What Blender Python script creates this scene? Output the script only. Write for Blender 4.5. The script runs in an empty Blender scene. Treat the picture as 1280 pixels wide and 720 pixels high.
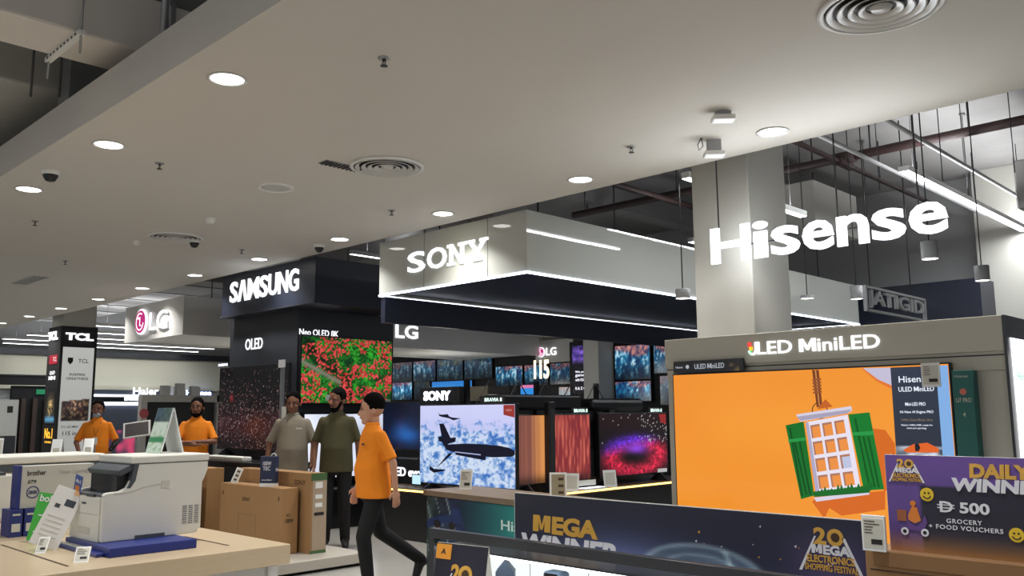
import bpy, bmesh, math, random
import numpy as np
from mathutils import Vector, Matrix, Euler
R = math.radians
random.seed(7)
scn = bpy.context.scene
COL = scn.collection

# ------------------------------------------------------------------ camera
cam_d = bpy.data.cameras.new('camera'); cam = bpy.data.objects.new('camera', cam_d); COL.objects.link(cam)
cam_d.sensor_width = 36.0; cam_d.lens = 1092.2 / 1280 * 36.0; cam_d.clip_end = 200
yaw, pitch, roll = 0.776024, 0.141894, -0.0073773
fw = Vector((-math.sin(yaw) * math.cos(pitch), math.cos(yaw) * math.cos(pitch), math.sin(pitch)))
rt = Vector((math.cos(yaw), math.sin(yaw), 0)); up = rt.cross(fw)
r2 = rt * math.cos(roll) + up * math.sin(roll); u2 = -rt * math.sin(roll) + up * math.cos(roll)
cam.matrix_world = Matrix(((r2.x, u2.x, -fw.x, 0), (r2.y, u2.y, -fw.y, 0), (r2.z, u2.z, -fw.z, 1.46), (0, 0, 0, 1)))
scn.camera = cam
# ------------------------------------------------------------------ view and world
scn.view_settings.view_transform = 'Standard'; scn.view_settings.look = 'None'
scn.view_settings.gamma = 1.0; scn.view_settings.use_curve_mapping = False
scn.view_settings.exposure = 0.0
w = bpy.data.worlds.new('world'); scn.world = w; w.use_nodes = True
w.node_tree.nodes['Background'].inputs[0].default_value = (0.93, 0.95, 1.0, 1)
w.node_tree.nodes['Background'].inputs[1].default_value = 0.38

def lamp(name, kind, loc, energy, color=(1, 1, 1), size=0.2, rot=(0, 0, 0), size_y=None, spread=None, angle=None, blend=.5, parent=None):
    d = bpy.data.lights.new(name, kind); d.energy = energy; d.color = color
    if kind == 'AREA':
        d.shape = 'DISK' if size_y is None else 'RECTANGLE'; d.size = size
        if size_y: d.size_y = size_y
        if spread: d.spread = spread
    if kind == 'SPOT':
        d.spot_size = angle or R(60); d.spot_blend = blend; d.shadow_soft_size = size
    if kind == 'POINT': d.shadow_soft_size = size
    o = bpy.data.objects.new(name, d); o.location = loc; o.rotation_euler = rot; COL.objects.link(o)
    if parent: o.parent = parent
    return o

# ------------------------------------------------------------------ materials
def c(r, g, b):
    return tuple(((x / 255 / 12.92) if x / 255 <= .04045 else ((x / 255 + .055) / 1.055) ** 2.4) for x in (r, g, b)) + (1,)
_m = {}
def pm(name, rgb, rough=.5, metal=0., var=.06, scale=6., bump=0., bscale=60., coat=0., spec=.5):
    if name in _m: return _m[name]
    m = bpy.data.materials.new(name); m.use_nodes = True; nt = m.node_tree; b = nt.nodes['Principled BSDF']
    b.inputs['Roughness'].default_value = rough; b.inputs['Metallic'].default_value = metal
    b.inputs['Coat Weight'].default_value = coat; b.inputs['Specular IOR Level'].default_value = spec
    col = c(*rgb)
    tc = nt.nodes.new('ShaderNodeTexCoord'); n = nt.nodes.new('ShaderNodeTexNoise'); n.inputs['Scale'].default_value = scale
    n.inputs['Detail'].default_value = 4
    nt.links.new(tc.outputs['Object'], n.inputs['Vector'])
    mx = nt.nodes.new('ShaderNodeMix'); mx.data_type = 'RGBA'
    mx.inputs[6].default_value = tuple(x * (1 - var) for x in col[:3]) + (1,)
    mx.inputs[7].default_value = tuple(min(1, x * (1 + var)) for x in col[:3]) + (1,)
    nt.links.new(n.outputs['Fac'], mx.inputs[0]); nt.links.new(mx.outputs[2], b.inputs['Base Color'])
    if bump:
        n2 = nt.nodes.new('ShaderNodeTexNoise'); n2.inputs['Scale'].default_value = bscale
        nt.links.new(tc.outputs['Object'], n2.inputs['Vector'])
        bp = nt.nodes.new('ShaderNodeBump'); bp.inputs['Strength'].default_value = bump; bp.inputs['Distance'].default_value = .01
        nt.links.new(n2.outputs['Fac'], bp.inputs['Height']); nt.links.new(bp.outputs[0], b.inputs['Normal'])
    _m[name] = m
    return m
def em(rgb, s=1.0):
    k = ('em', rgb, s)
    if k in _m: return _m[k]
    m = bpy.data.materials.new('glow_%d_%d_%d_%g' % (*rgb, s)); m.use_nodes = True; nt = m.node_tree
    b = nt.nodes['Principled BSDF']; b.inputs['Base Color'].default_value = (0.01, .01, .01, 1); b.inputs['Roughness'].default_value = .4; b.inputs['Specular IOR Level'].default_value = .15
    b.inputs['Emission Color'].default_value = c(*rgb); b.inputs['Emission Strength'].default_value = s
    _m[k] = m
    return m
def wood(name, rgb, rgb2, rough=.35, axis=1, scale=3.):
    if name in _m: return _m[name]
    m = bpy.data.materials.new(name); m.use_nodes = True; nt = m.node_tree; b = nt.nodes['Principled BSDF']
    b.inputs['Roughness'].default_value = rough
    tc = nt.nodes.new('ShaderNodeTexCoord'); mp = nt.nodes.new('ShaderNodeMapping')
    sc = [30, 30, 30]; sc[axis] = 1.2; mp.inputs['Scale'].default_value = sc
    n = nt.nodes.new('ShaderNodeTexNoise'); n.inputs['Scale'].default_value = scale; n.inputs['Detail'].default_value = 5
    mx = nt.nodes.new('ShaderNodeMix'); mx.data_type = 'RGBA'; mx.inputs[6].default_value = c(*rgb); mx.inputs[7].default_value = c(*rgb2)
    nt.links.new(tc.outputs['Object'], mp.inputs[0]); nt.links.new(mp.outputs[0], n.inputs['Vector'])
    nt.links.new(n.outputs['Fac'], mx.inputs[0]); nt.links.new(mx.outputs[2], b.inputs['Base Color'])
    _m[name] = m
    return m
def attr_mat(name, emit=0., rough=.5):
    if name in _m: return _m[name]
    m = bpy.data.materials.new(name); m.use_nodes = True; nt = m.node_tree; b = nt.nodes['Principled BSDF']
    a = nt.nodes.new('ShaderNodeAttribute'); a.attribute_name = 'Col'
    b.inputs['Roughness'].default_value = rough
    if emit:
        b.inputs['Base Color'].default_value = (.01, .01, .01, 1)
        nt.links.new(a.outputs['Color'], b.inputs['Emission Color']); b.inputs['Emission Strength'].default_value = emit
    else:
        nt.links.new(a.outputs['Color'], b.inputs['Base Color'])
    _m[name] = m
    return m
SCR = attr_mat('screen_picture', 1.0, .15)
LIT = attr_mat('backlit_print', .9, .4)
PRN = attr_mat('printed_board', 0, .45)

white = pm('white_paint', (222, 222, 218), .5)
ceilm = pm('ceiling_plaster', (200, 196, 188), .85, var=.03, scale=1.2, bump=.05, bscale=8)
slabm = pm('concrete_soffit', (150, 148, 146), .9, var=.25, scale=1.1, bump=.4, bscale=6)
gloss_w = pm('gloss_white_panel', (184, 186, 180), .025, var=.02, scale=1., bump=.12, bscale=1.1)
satin_w = pm('satin_white_panel', (192, 191, 187), .3, var=.03)
navy = pm('dark_navy_panel', (32, 37, 52), .38, var=.1)
dark = pm('charcoal_panel', (46, 48, 53), .3, var=.1)
black = pm('black_plastic', (21, 21, 24), .3, var=.1)
mblack = pm('matt_black', (23, 23, 26), .7, var=.1)
greyw = pm('grey_wall_paint', (164, 164, 164), .8, var=.04, scale=.8)
creamw = pm('cream_wall_paint', (206, 202, 182), .8, var=.04, scale=.8)
colm = pm('pillar_paint', (194, 192, 184), .7, var=.03, scale=.9, bump=.03, bscale=4)
metal = pm('galvanised_metal', (150, 152, 152), .4, .8, var=.15, scale=5)
ductm = pm('duct_wrap', (170, 168, 162), .6, .1, var=.12, scale=3, bump=.3, bscale=9)
pipem = pm('red_brown_pipe', (56, 38, 36), .6, var=.15)
rodm = pm('dark_rod', (66, 66, 68), .5, .6)
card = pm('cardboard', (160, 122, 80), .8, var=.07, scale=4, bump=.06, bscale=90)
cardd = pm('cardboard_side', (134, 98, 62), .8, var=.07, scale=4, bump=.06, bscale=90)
tape = pm('brown_tape', (170, 130, 80), .35, var=.05)
boothg = pm('booth_grey_laminate', (186, 182, 168), .5, var=.03, scale=2)
ink = pm('black_ink', (25, 22, 20), .6)
inkb = pm('brown_ink', (70, 48, 30), .7)
prw = pm('printer_shell', (214, 213, 204), .45, var=.02, bump=.03, bscale=300)
prd = pm('printer_dark_shell', (70, 76, 82), .35)
blue = pm('blue_plastic', (26, 44, 122), .35, var=.05)
ply = wood('maple_laminate', (204, 184, 152), (192, 170, 138), .3, 1)
woodt = wood('weathered_oak', (140, 122, 100), (96, 80, 64), .45, 0)
whitep = pm('white_plastic', (228, 228, 224), .35)
eink = pm('tag_paper', (196, 194, 182), .5)
acry = pm('frosted_acrylic', (214, 218, 216), .2)
glassm = bpy.data.materials.new('clear_glass'); glassm.use_nodes = True
_b = glassm.node_tree.nodes['Principled BSDF']; _b.inputs['Transmission Weight'].default_value = 1; _b.inputs['Roughness'].default_value = .02; _b.inputs['IOR'].default_value = 1.1
orange = pm('orange_polo_cotton', (236, 134, 16), .85, var=.08, scale=14, bump=.25, bscale=14)

# ------------------------------------------------------------------ geometry helpers
class MB:
    def __init__(s): s.v = []; s.f = []; s.smooth = []
    def add(s, vs, fs, sm=False):
        o = len(s.v); s.v += [tuple(p) for p in vs]
        for f in fs: s.f.append(tuple(i + o for i in f)); s.smooth.append(sm)
        return s
    def box(s, x0, x1, y0, y1, z0, z1):
        return s.add([(x0, y0, z0), (x1, y0, z0), (x1, y1, z0), (x0, y1, z0), (x0, y0, z1), (x1, y0, z1), (x1, y1, z1), (x0, y1, z1)],
                     [(0, 3, 2, 1), (4, 5, 6, 7), (0, 1, 5, 4), (1, 2, 6, 5), (2, 3, 7, 6), (3, 0, 4, 7)])
    def prism(s, pts, a0, a1, axis='y'):
        n = len(pts)
        def m(p, a): return {'y': (p[0], a, p[1]), 'z': (p[0], p[1], a), 'x': (a, p[0], p[1])}[axis]
        vs = [m(p, a0) for p in pts] + [m(p, a1) for p in pts]
        fs = [tuple(range(n)), tuple(range(2 * n - 1, n - 1, -1))] + [(i, i + n, (i + 1) % n + n, (i + 1) % n) for i in range(n)]
        return s.add(vs, fs)
    def tube(s, pts, r, seg=8, cap=True):
        pts = [Vector(p) for p in pts]; rs = r if isinstance(r, (list, tuple)) else [r] * len(pts)
        vs = []; fs = []
        prev = None
        for i, p in enumerate(pts):
            d = (pts[min(i + 1, len(pts) - 1)] - pts[max(i - 1, 0)]).normalized()
            a = Vector((0, 0, 1)) if abs(d.z) < .9 else Vector((1, 0, 0))
            u = d.cross(a).normalized() if prev is None else (prev - d * prev.dot(d)).normalized()
            prev = u; v = d.cross(u)
            for k in range(seg):
                t = 2 * math.pi * k / seg
                vs.append(p + (u * math.cos(t) + v * math.sin(t)) * rs[i])
        for i in range(len(pts) - 1):
            for k in range(seg):
                k2 = (k + 1) % seg
                fs.append((i * seg + k, i * seg + k2, (i + 1) * seg + k2, (i + 1) * seg + k))
        s.add(vs, fs, True)
        if cap:
            n = len(pts) - 1; o = len(s.v) - len(vs)
            s.f.append(tuple(o + k for k in range(seg))[::-1]); s.smooth.append(False)
            s.f.append(tuple(o + n * seg + k for k in range(seg))); s.smooth.append(False)
        return s
    def lathe(s, prof, cx, cy, seg=24, z0=0.):
        vs = []; fs = []; n = len(prof)
        for k in range(seg):
            t = 2 * math.pi * k / seg
            for (r, z) in prof: vs.append((cx + r * math.cos(t), cy + r * math.sin(t), z0 + z))
        for k in range(seg):
            k2 = (k + 1) % seg
            for i in range(n - 1): fs.append((k * n + i, k2 * n + i, k2 * n + i + 1, k * n + i + 1))
        return s.add(vs, fs, True)
    def loft(s, secs, seg=20):
        vs = []; fs = []
        for (cx, cy, cz, rx, ry) in secs:
            for k in range(seg):
                t = 2 * math.pi * k / seg; vs.append((cx + rx * math.cos(t), cy + ry * math.sin(t), cz))
        n = len(secs)
        for i in range(n - 1):
            for k in range(seg):
                k2 = (k + 1) % seg; fs.append((i * seg + k, i * seg + k2, (i + 1) * seg + k2, (i + 1) * seg + k))
        fs.append(tuple(range(seg))[::-1]); fs.append(tuple((n - 1) * seg + k for k in range(seg)))
        return s.add(vs, fs, True)
    def ball(s, cen, rad, rot=None, seg=14, rings=9):
        if not isinstance(rad, (tuple, list)): rad = (rad,) * 3
        M = rot or Matrix.Identity(3); cen = Vector(cen)
        vs = []; fs = []
        for i in range(1, rings):
            ph = math.pi * i / rings
            for k in range(seg):
                t = 2 * math.pi * k / seg
                vs.append(cen + M @ Vector((rad[0] * math.sin(ph) * math.cos(t), rad[1] * math.sin(ph) * math.sin(t), rad[2] * math.cos(ph))))
        vs.append(cen + M @ Vector((0, 0, rad[2]))); vs.append(cen + M @ Vector((0, 0, -rad[2])))
        T = len(vs) - 2; B = T + 1
        for i in range(rings - 2):
            for k in range(seg):
                k2 = (k + 1) % seg; fs.append((i * seg + k, (i + 1) * seg + k, (i + 1) * seg + k2, i * seg + k2))
        for k in range(seg):
            k2 = (k + 1) % seg; fs.append((T, k, k2)); fs.append((B, (rings - 2) * seg + k2, (rings - 2) * seg + k))
        return s.add(vs, fs, True)
    def cap(s, a, b, ra, rb):
        s.ball(a, ra, seg=12, rings=8); s.ball(b, rb, seg=12, rings=8); return s.tube([a, b], [ra, rb], 12)
    def build(s, name, mat, parent=None, bevel=0., rot=None, loc=None):
        me = bpy.data.meshes.new(name); me.from_pydata(s.v, [], s.f)
        me.polygons.foreach_set('use_smooth', s.smooth); me.update()
        bm = bmesh.new(); bm.from_mesh(me); bmesh.ops.recalc_face_normals(bm, faces=bm.faces)
        if bevel: 
            es = [e for e in bm.edges if len(e.link_faces) == 2 and e.calc_face_angle(0) > 1.0]
            bmesh.ops.bevel(bm, geom=es, offset=bevel, segments=2, affect='EDGES', profile=.5, clamp_overlap=True)
        bm.to_mesh(me); bm.free()
        me.materials.append(mat)
        o = bpy.data.objects.new(name, me); COL.objects.link(o)
        if parent: o.parent = parent
        if loc: o.location = loc
        if rot: o.rotation_euler = rot
        return o
def B(name, x0, x1, y0, y1, z0, z1, mat, parent=None, bevel=0.):
    return MB().box(x0, x1, y0, y1, z0, z1).build(name, mat, parent, bevel)
def thing(name, label, cat, loc=(0, 0, 0), rz=0, group=None):
    o = bpy.data.objects.new(name, None); COL.objects.link(o); o.location = loc; o.rotation_euler = (0, 0, R(rz))
    o.empty_display_size = .1
    return tag(o, label, cat, group)
def tag(o, label, cat, group=None):
    o['label'] = label; o['category'] = cat
    if group: o['group'] = group
    return o
def struct(o): o['kind'] = 'structure'; return o
def copy_thing(root, loc, label, group=None, rz=None):
    r = root.copy(); COL.objects.link(r); r.location = loc; r['label'] = label
    if group: r['group'] = group
    if rz is not None: r.rotation_euler = (0, 0, R(rz))
    for ch in list(root.children):
        d = ch.copy(); COL.objects.link(d); d.parent = r
        for g in ch.children:
            e = g.copy(); COL.objects.link(e); e.parent = d
    return r

# text fitted into a box of the local x-z plane, front towards -y
_tcache = {}
def textmesh(body, bold, spacing, shear):
    k = (body, bold, spacing, shear)
    if k in _tcache: return _tcache[k]
    if 'M' in body and bold > .003 and len(body) > 1:
        cap = textmesh('E', 0, 1, 0)[0]; h = cap[:, 1].max() + bold; x = 0.; AA = []; FF = []; no = 0
        runs = []
        for ch in body:
            if ch == 'M': runs.append('M')
            elif runs and runs[-1] != 'M': runs[-1] += ch
            else: runs.append(ch)
        for run in runs:
            if run == 'M':
                w_ = h * 1.08; st = .15 + bold * 2.2
                u = [(0, 0), (0, h), (st * 1.1, h), (w_ / 2, h * .42), (w_ - st * 1.1, h), (w_, h), (w_, 0), (w_ - st, 0), (w_ - st, h * .60), (w_ / 2 + .05, h * .12), (w_ / 2 - .05, h * .12), (st, h * .60), (st, 0)]
                u = [(p[0] + shear * p[1], p[1]) for p in u]; n = len(u)
                v = [(p[0] + x, p[1], -.5) for p in u] + [(p[0] + x, p[1], .5) for p in u]
                f = [tuple(range(n)), tuple(range(2 * n - 1, n - 1, -1))] + [(i, (i + 1) % n, (i + 1) % n + n, i + n) for i in range(n)]
                a = np.array(v); x += w_ + .07
            else:
                lead = len(run) - len(run.lstrip()); trail = len(run) - len(run.rstrip())
                x += lead * .26
                a, f = textmesh(run.strip(), bold, spacing, shear); a = a.copy(); wd = np.ptp(a[:, 0]); a[:, 0] += x - a[:, 0].min(); x += wd + .07 + trail * .26
            AA.append(a); FF += [tuple(i + no for i in q) for q in f]; no += len(a)
        _tcache[k] = (np.concatenate(AA), FF)
        return _tcache[k]
    cu = bpy.data.curves.new('t', 'FONT'); cu.body = body; cu.size = 1; cu.offset = bold; cu.space_character = spacing
    cu.shear = shear; cu.resolution_u = 3; cu.extrude = .5; cu.align_x = 'CENTER'
    o = bpy.data.objects.new('t', cu); COL.objects.link(o)
    dg = bpy.context.evaluated_depsgraph_get(); me = bpy.data.meshes.new_from_object(o.evaluated_get(dg))
    n = len(me.vertices); a = np.empty(n * 3); me.vertices.foreach_get('co', a); a = a.reshape(-1, 3)
    fs = [tuple(p.vertices) for p in me.polygons]
    bpy.data.objects.remove(o); bpy.data.meshes.remove(me)
    _tcache[k] = (a, fs)
    return _tcache[k]
def text(parent, body, x0, x1, z0, z1, mat, y=0., ext=.004, bold=.012, spacing=1., shear=0., name='lettering', ref=None):
    a, fs = textmesh(body, bold, spacing, shear)
    a = a.copy(); mn = a.min(0); mxx = a.max(0)
    if ref:
        b, _ = textmesh(ref, bold, spacing, shear); mn = np.array([mn[0], b.min(0)[1], mn[2]]); mxx = np.array([mxx[0], b.max(0)[1], mxx[2]])
    X = x0 + (a[:, 0] - mn[0]) / max(mxx[0] - mn[0], 1e-6) * (x1 - x0)
    Z = z0 + (a[:, 1] - mn[1]) / max(mxx[1] - mn[1], 1e-6) * (z1 - z0)
    Y = y - (a[:, 2] - a[:, 2].min()) / max(np.ptp(a[:, 2]), 1e-6) * ext
    me = bpy.data.meshes.new(name); me.from_pydata(np.stack([X, Y, Z], 1).tolist(), [], fs); me.materials.append(mat)
    o = bpy.data.objects.new(name, me); COL.objects.link(o); o.parent = parent
    return o
def flat(parent, name, pts, mat, y=0., ext=.002):
    return MB().prism(pts, y - ext, y, 'y').build(name, mat, parent)
def disc(parent, name, cx, cz, r, mat, y=0., ext=.002, rx=None, seg=28):
    rx = rx or r
    return flat(parent, name, [(cx + rx * math.cos(2 * math.pi * i / seg), cz + r * math.sin(2 * math.pi * i / seg)) for i in range(seg)], mat, y, ext)
def arc(parent, name, cx, cz, r, wd, a0, a1, mat, y=0., ext=.002, seg=20):
    A = [R(a0 + (a1 - a0) * i / seg) for i in range(seg + 1)]
    pts = [(cx + (r + wd / 2) * math.cos(t), cz + (r + wd / 2) * math.sin(t)) for t in A] + [(cx + (r - wd / 2) * math.cos(t), cz + (r - wd / 2) * math.sin(t)) for t in A[::-1]]
    return flat(parent, name, pts, mat, y, ext)
# a flat picture: grid in the local x-z plane with a colour at every grid point
def paint(parent, name, x0, x1, z0, z1, nx, ny, fn, mat, y=0.):
    U, V = np.meshgrid(np.linspace(0, 1, nx + 1), np.linspace(0, 1, ny + 1))
    co = np.stack([x0 + U * (x1 - x0), np.full_like(U, y), z0 + V * (z1 - z0)], -1).reshape(-1, 3)
    idx = np.arange((nx + 1) * (ny + 1)).reshape(ny + 1, nx + 1)
    q = np.stack([idx[:-1, :-1], idx[:-1, 1:], idx[1:, 1:], idx[1:, :-1]], -1).reshape(-1, 4)
    me = bpy.data.meshes.new(name); me.from_pydata(co.tolist(), [], q.tolist())
    rgb = np.clip(np.asarray(fn(U, V), float), 0, 255) / 255
    lin = np.where(rgb <= .04045, rgb / 12.92, ((rgb + .055) / 1.055) ** 2.4).reshape(-1, 3)
    at = me.color_attributes.new('Col', 'FLOAT_COLOR', 'POINT')
    at.data.foreach_set('color', np.concatenate([lin, np.ones((len(lin), 1))], 1).ravel())
    me.materials.append(mat)
    o = bpy.data.objects.new(name, me); COL.objects.link(o); o.parent = parent
    return o
def vn(U, V, fx, fy, seed):
    g = np.random.RandomState(seed).rand(int(fy) + 3, int(fx) + 3)
    x = U * fx; y = V * fy; i = np.floor(x).astype(int); j = np.floor(y).astype(int)
    a = x - i; b = y - j; a = a * a * (3 - 2 * a); b = b * b * (3 - 2 * b)
    return (g[j, i] * (1 - a) + g[j, i + 1] * a) * (1 - b) + (g[j + 1, i] * (1 - a) + g[j + 1, i + 1] * a) * b
def mixc(a, b, t):
    a = np.asarray(a, float); b = np.asarray(b, float); t = np.clip(t, 0, 1)[..., None]
    return a * (1 - t) + b * t
def solid(rgb): return lambda U, V: np.broadcast_to(np.array(rgb, float), U.shape + (3,))
def vgrad(lo, hi): return lambda U, V: mixc(lo, hi, V)

# ================================================================== THE ROOM
floorm = pm('polished_floor_tile', (176, 174, 168), .16, var=.04, scale=1.5)
struct(B('floor', -30, 8, -8, 18, -.1, 0, floorm))
struct(B('ceiling', -27, 6, 2.09, 6.03, 3.46, 3.74, ceilm))
struct(B('ceiling', -30, 8, -8, 18, 5.3, 5.45, slabm))
wb = struct(B('wall_back', -30, 8, 15.5, 15.7, 0, 5.3, greyw))
wl = struct(B('wall_left', -26.3, -26.1, -8, 15.5, 0, 5.3, greyw))
# trims / bands on the walls
struct(B('trim_1', -26.1, -26.0, 0, 14.4, 2.2, 3.12, creamw))
struct(B('trim_2', -26.1, -25.9, 0, 14.4, 3.12, 3.3, dark))
struct(B('trim_3', -19.2, -9.4, 14.44, 15.5, 0, 2.95, mblack))
struct(B('trim_4', -9.4, -4.15, 14.44, 15.5, 0, 3.46, navy))
struct(B('trim_5', -19.2, -13.2, 14.40, 15.5, 2.96, 3.9, creamw))
for i, x in enumerate((-21.5, -15.6, -9.2, -2.2)):
    struct(B('trim_%d' % (6 + i), x - .15, x + .15, 6.3, 15.5, 4.95, 5.3, slabm))
struct(B('trim_10', -26, 6, 9.9, 10.3, 4.9, 5.3, slabm))
struct(B('trim_11', -26, 6, .3, .7, 4.9, 5.3, slabm))

# pillars
def pillar(label, x0, x1, y0, y1, z1=5.3):
    o = MB().box(x0, x1, y0, y1, 0, z1).build('pillar', colm, None, .01); return tag(o, label, 'pillar')
pillar('square cream pillar rising behind the large glowing sign and grey television booth', -4.11, -3.56, 6.45, 7.1)
pillar('pale pillar at the right edge behind the hanging cylinder lamp', -4.36, -3.4, 15.12, 15.48)
pillar('slim grey pillar between the dark totem and the wall of televisions', -11.6, -11.2, 13.9, 14.42)
pillar('grey pillar rising out of the dark sign tower at the far left', -19.3, -18.62, 6.14, 6.77)

# ------------------------------------------------------------------ ceiling fittings
dl = thing('downlight', '', 'ceiling light', (0, 0, 3.46))
MB().lathe([(.112, .001), (.118, -.006), (.1, -.008), (.095, 0)], 0, 0, 32).build('trim_ring', white, dl)
MB().lathe([(0, -.003), (.096, -.003)], 0, 0, 32).build('diffuser', em((255, 253, 248), 9), dl)
def place_dl(first, x, y, label, grp):
    if first:
        dl.location = (x, y, 3.46); dl['label'] = label; dl['group'] = grp; r = dl
    else: r = copy_thing(dl, (x, y, 3.46), label, grp)
    lamp('downlight_lamp', 'AREA', (x, y, 3.44), 20, (1, .975, .94), .18, spread=R(115))
ordn = ['first', 'second', 'third', 'fourth', 'fifth', 'sixth', 'seventh', 'eighth', 'ninth', 'tenth', 'eleventh', 'twelfth', 'thirteenth', 'fourteenth']
for i in range(11):
    place_dl(i == 0, -2.92 - 1.812 * i, 5.68, 'round recessed ceiling light, %s from the right in the row beside the open ceiling' % ordn[i], 'recessed lights along the open ceiling edge')
for i in range(4):
    place_dl(False, -4.73 - 1.812 * i, 2.39, ('round recessed ceiling light, %s from the right in the row beside the duct bulkhead' % ordn[i - 1]) if i else 'round recessed ceiling light just above the top edge of the picture', 'recessed lights along the bulkhead')
for x, y in ((-1.1, 5.68), (-2.92, 2.39), (-1.1, 2.39)): lamp('downlight_lamp', 'AREA', (x, y, 3.44), 20, (1, .975, .94), .18, spread=R(115))

def vent(x, y, label, r=.27):
    t = thing('ceiling_vent', label, 'air vent', (x, y, 3.46), 0, 'round ceiling air vents')
    MB().lathe([(r + .03, 0), (r + .035, -.012), (r + .005, -.02), (r, .0)], 0, 0, 40).build('rim', white, t)
    MB().lathe([(0, -.002), (r, -.002)], 0, 0, 40).build('dark_plenum', mblack, t)
    for k in range(4):
        q = r * (.84 - .19 * k)
        MB().lathe([(q, -.004), (q + .03, -.022), (q + .036, -.018), (q + .008, -.003)], 0, 0, 36).build('louvre_ring', satin_w, t)
    MB().lathe([(0, -.02), (r * .17, -.018), (r * .2, -.004)], 0, 0, 24).build('centre_cone', satin_w, t)
    return t
vent(-1.57, 4.25, 'large round ceiling vent cut by the top right edge')
vent(-5.57, 4.23, 'round ringed ceiling vent beside the slot grille in mid ceiling')
vent(-9.51, 4.26, 'round ceiling vent next to a dome camera at left')
def sprinkler(x, y, label):
    t = thing('sprinkler', label, 'sprinkler', (x, y, 3.46), 0, 'ceiling sprinklers')
    MB().lathe([(.035, 0), (.033, -.008), (.012, -.01)], 0, 0, 16).build('escutcheon', metal, t)
    m = MB(); m.tube([(0, 0, -.008), (0, 0, -.02)], .01); m.tube([(.0, 0, -.018), (.016, 0, -.03), (0, 0, -.046)], .003); m.tube([(.0, 0, -.018), (-.016, 0, -.03), (0, 0, -.046)], .003)
    m.build('yoke', rodm, t)
    MB().lathe([(0, -.046), (.022, -.047), (.022, -.05), (0, -.05)], 0, 0, 12).build('deflector', rodm, t)
sprinkler(-3.82, 2.87, 'small pendent sprinkler in the upper middle of the ceiling')
sprinkler(-6.76, 2.87, 'small pendent sprinkler right of the dark dome camera near the bulkhead')
sprinkler(-9.71, 2.86, 'small pendent sprinkler below the leftmost bright ceiling light')
sprinkler(-3.85, 5.23, 'small pendent sprinkler left of the ceiling boxes near the pillar')
sprinkler(-6.79, 5.22, 'small pendent sprinkler above the white canopy left end')
sprinkler(-9.72, 5.19, 'small pendent sprinkler above the black sign box')
sprinkler(-11.98, 3.92, 'small pendent sprinkler in the far left ceiling near the linear grille')
def detector(x, y, label, r=.06):
    t = thing('smoke_detector', label, 'smoke detector', (x, y, 3.46))
    MB().lathe([(r, 0), (r, -.012), (r * .85, -.02)], 0, 0, 24).build('base', white, t)
    MB().lathe([(r * .85, -.02), (r * .7, -.045), (r * .3, -.052), (0, -.052)], 0, 0, 24).build('dome', whitep, t)
detector(-8.36, 4.10, 'small white smoke detector above the round vent at left')
detector(-10.04, 4.04, 'tiny white smoke detector left of the round vent at left', .045)
t = thing('ceiling_speaker', 'flush white round ceiling speaker left of the slot grille', 'speaker', (-6.79, 3.93, 3.46))
MB().lathe([(.16, 0), (.155, -.014), (.14, -.014), (.13, -.006)], 0, 0, 32).build('ring', white, t)
MB().lathe([(0, -.006), (.135, -.006)], 0, 0, 32).build('grille', satin_w, t)
def dome(x, y, label, r=.055):
    t = thing('dome_camera', label, 'security camera', (x, y, 3.46))
    MB().lathe([(r * 1.25, 0), (r * 1.2, -.03), (r, -.035)], 0, 0, 24).build('housing', white, t)
    MB().lathe([(r, -.03), (r * .95, -.05), (r * .6, -.085), (0, -.095)], 0, 0, 24).build('dome', black, t)
dome(-7.6, 2.33, 'black dome security camera beside the grey bulkhead at left', .06)
dome(-9.54, 4.5, 'dome security camera on the right of the round vent at left')
dome(-8.81, 5.7, 'black dome security camera above the corner of the black sign box')
t = thing('slot_grille', 'rectangular slotted ceiling grille left of the round vent', 'air vent', (-5.81, 3.96, 3.46))
MB().box(-.06, .06, -.19, .19, -.006, 0).build('frame', metal, t)
for i in range(9): B('slat', -.05, .05, -.175 + i * .04, -.16 + i * .04, -.014, -.006, rodm, t)
t = thing('slot_grille', 'linear slotted ceiling grille at the far left above the signs', 'air vent', (-14.05, 4.13, 3.46))
MB().box(-.5, .5, -.12, .12, -.006, 0).build('frame', satin_w, t)
for i in range(4): B('slat', -.48, .48, -.1 + i * .055, -.07 + i * .055, -.016, -.006, greyw, t)
for (x, y, lb, d) in ((-2.95, 5.05, 'white ceiling box unit mounted above and left of the bright light', .0), (-3.33, 5.55, 'white ceiling box unit with a looped cable near the pillar top', .06)):
    t = thing('ceiling_unit', lb, 'ceiling device', (x, y, 3.46), 42)
    B('mount', -.05, .05, -.03, .03, -.03 - d, 0, greyw, t)
    MB().box(-.075, .075, -.055, .055, -.065 - d, -.03 - d).build('case', whitep, t, .008)
    if d: MB().tube([(-.1, -.06, 0), (-.13, -.06, -.05), (-.12, -.05, -.09), (-.09, -.05, -.06), (-.1, -.06, -.0)], .004).build('cable', rodm, t)

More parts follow.
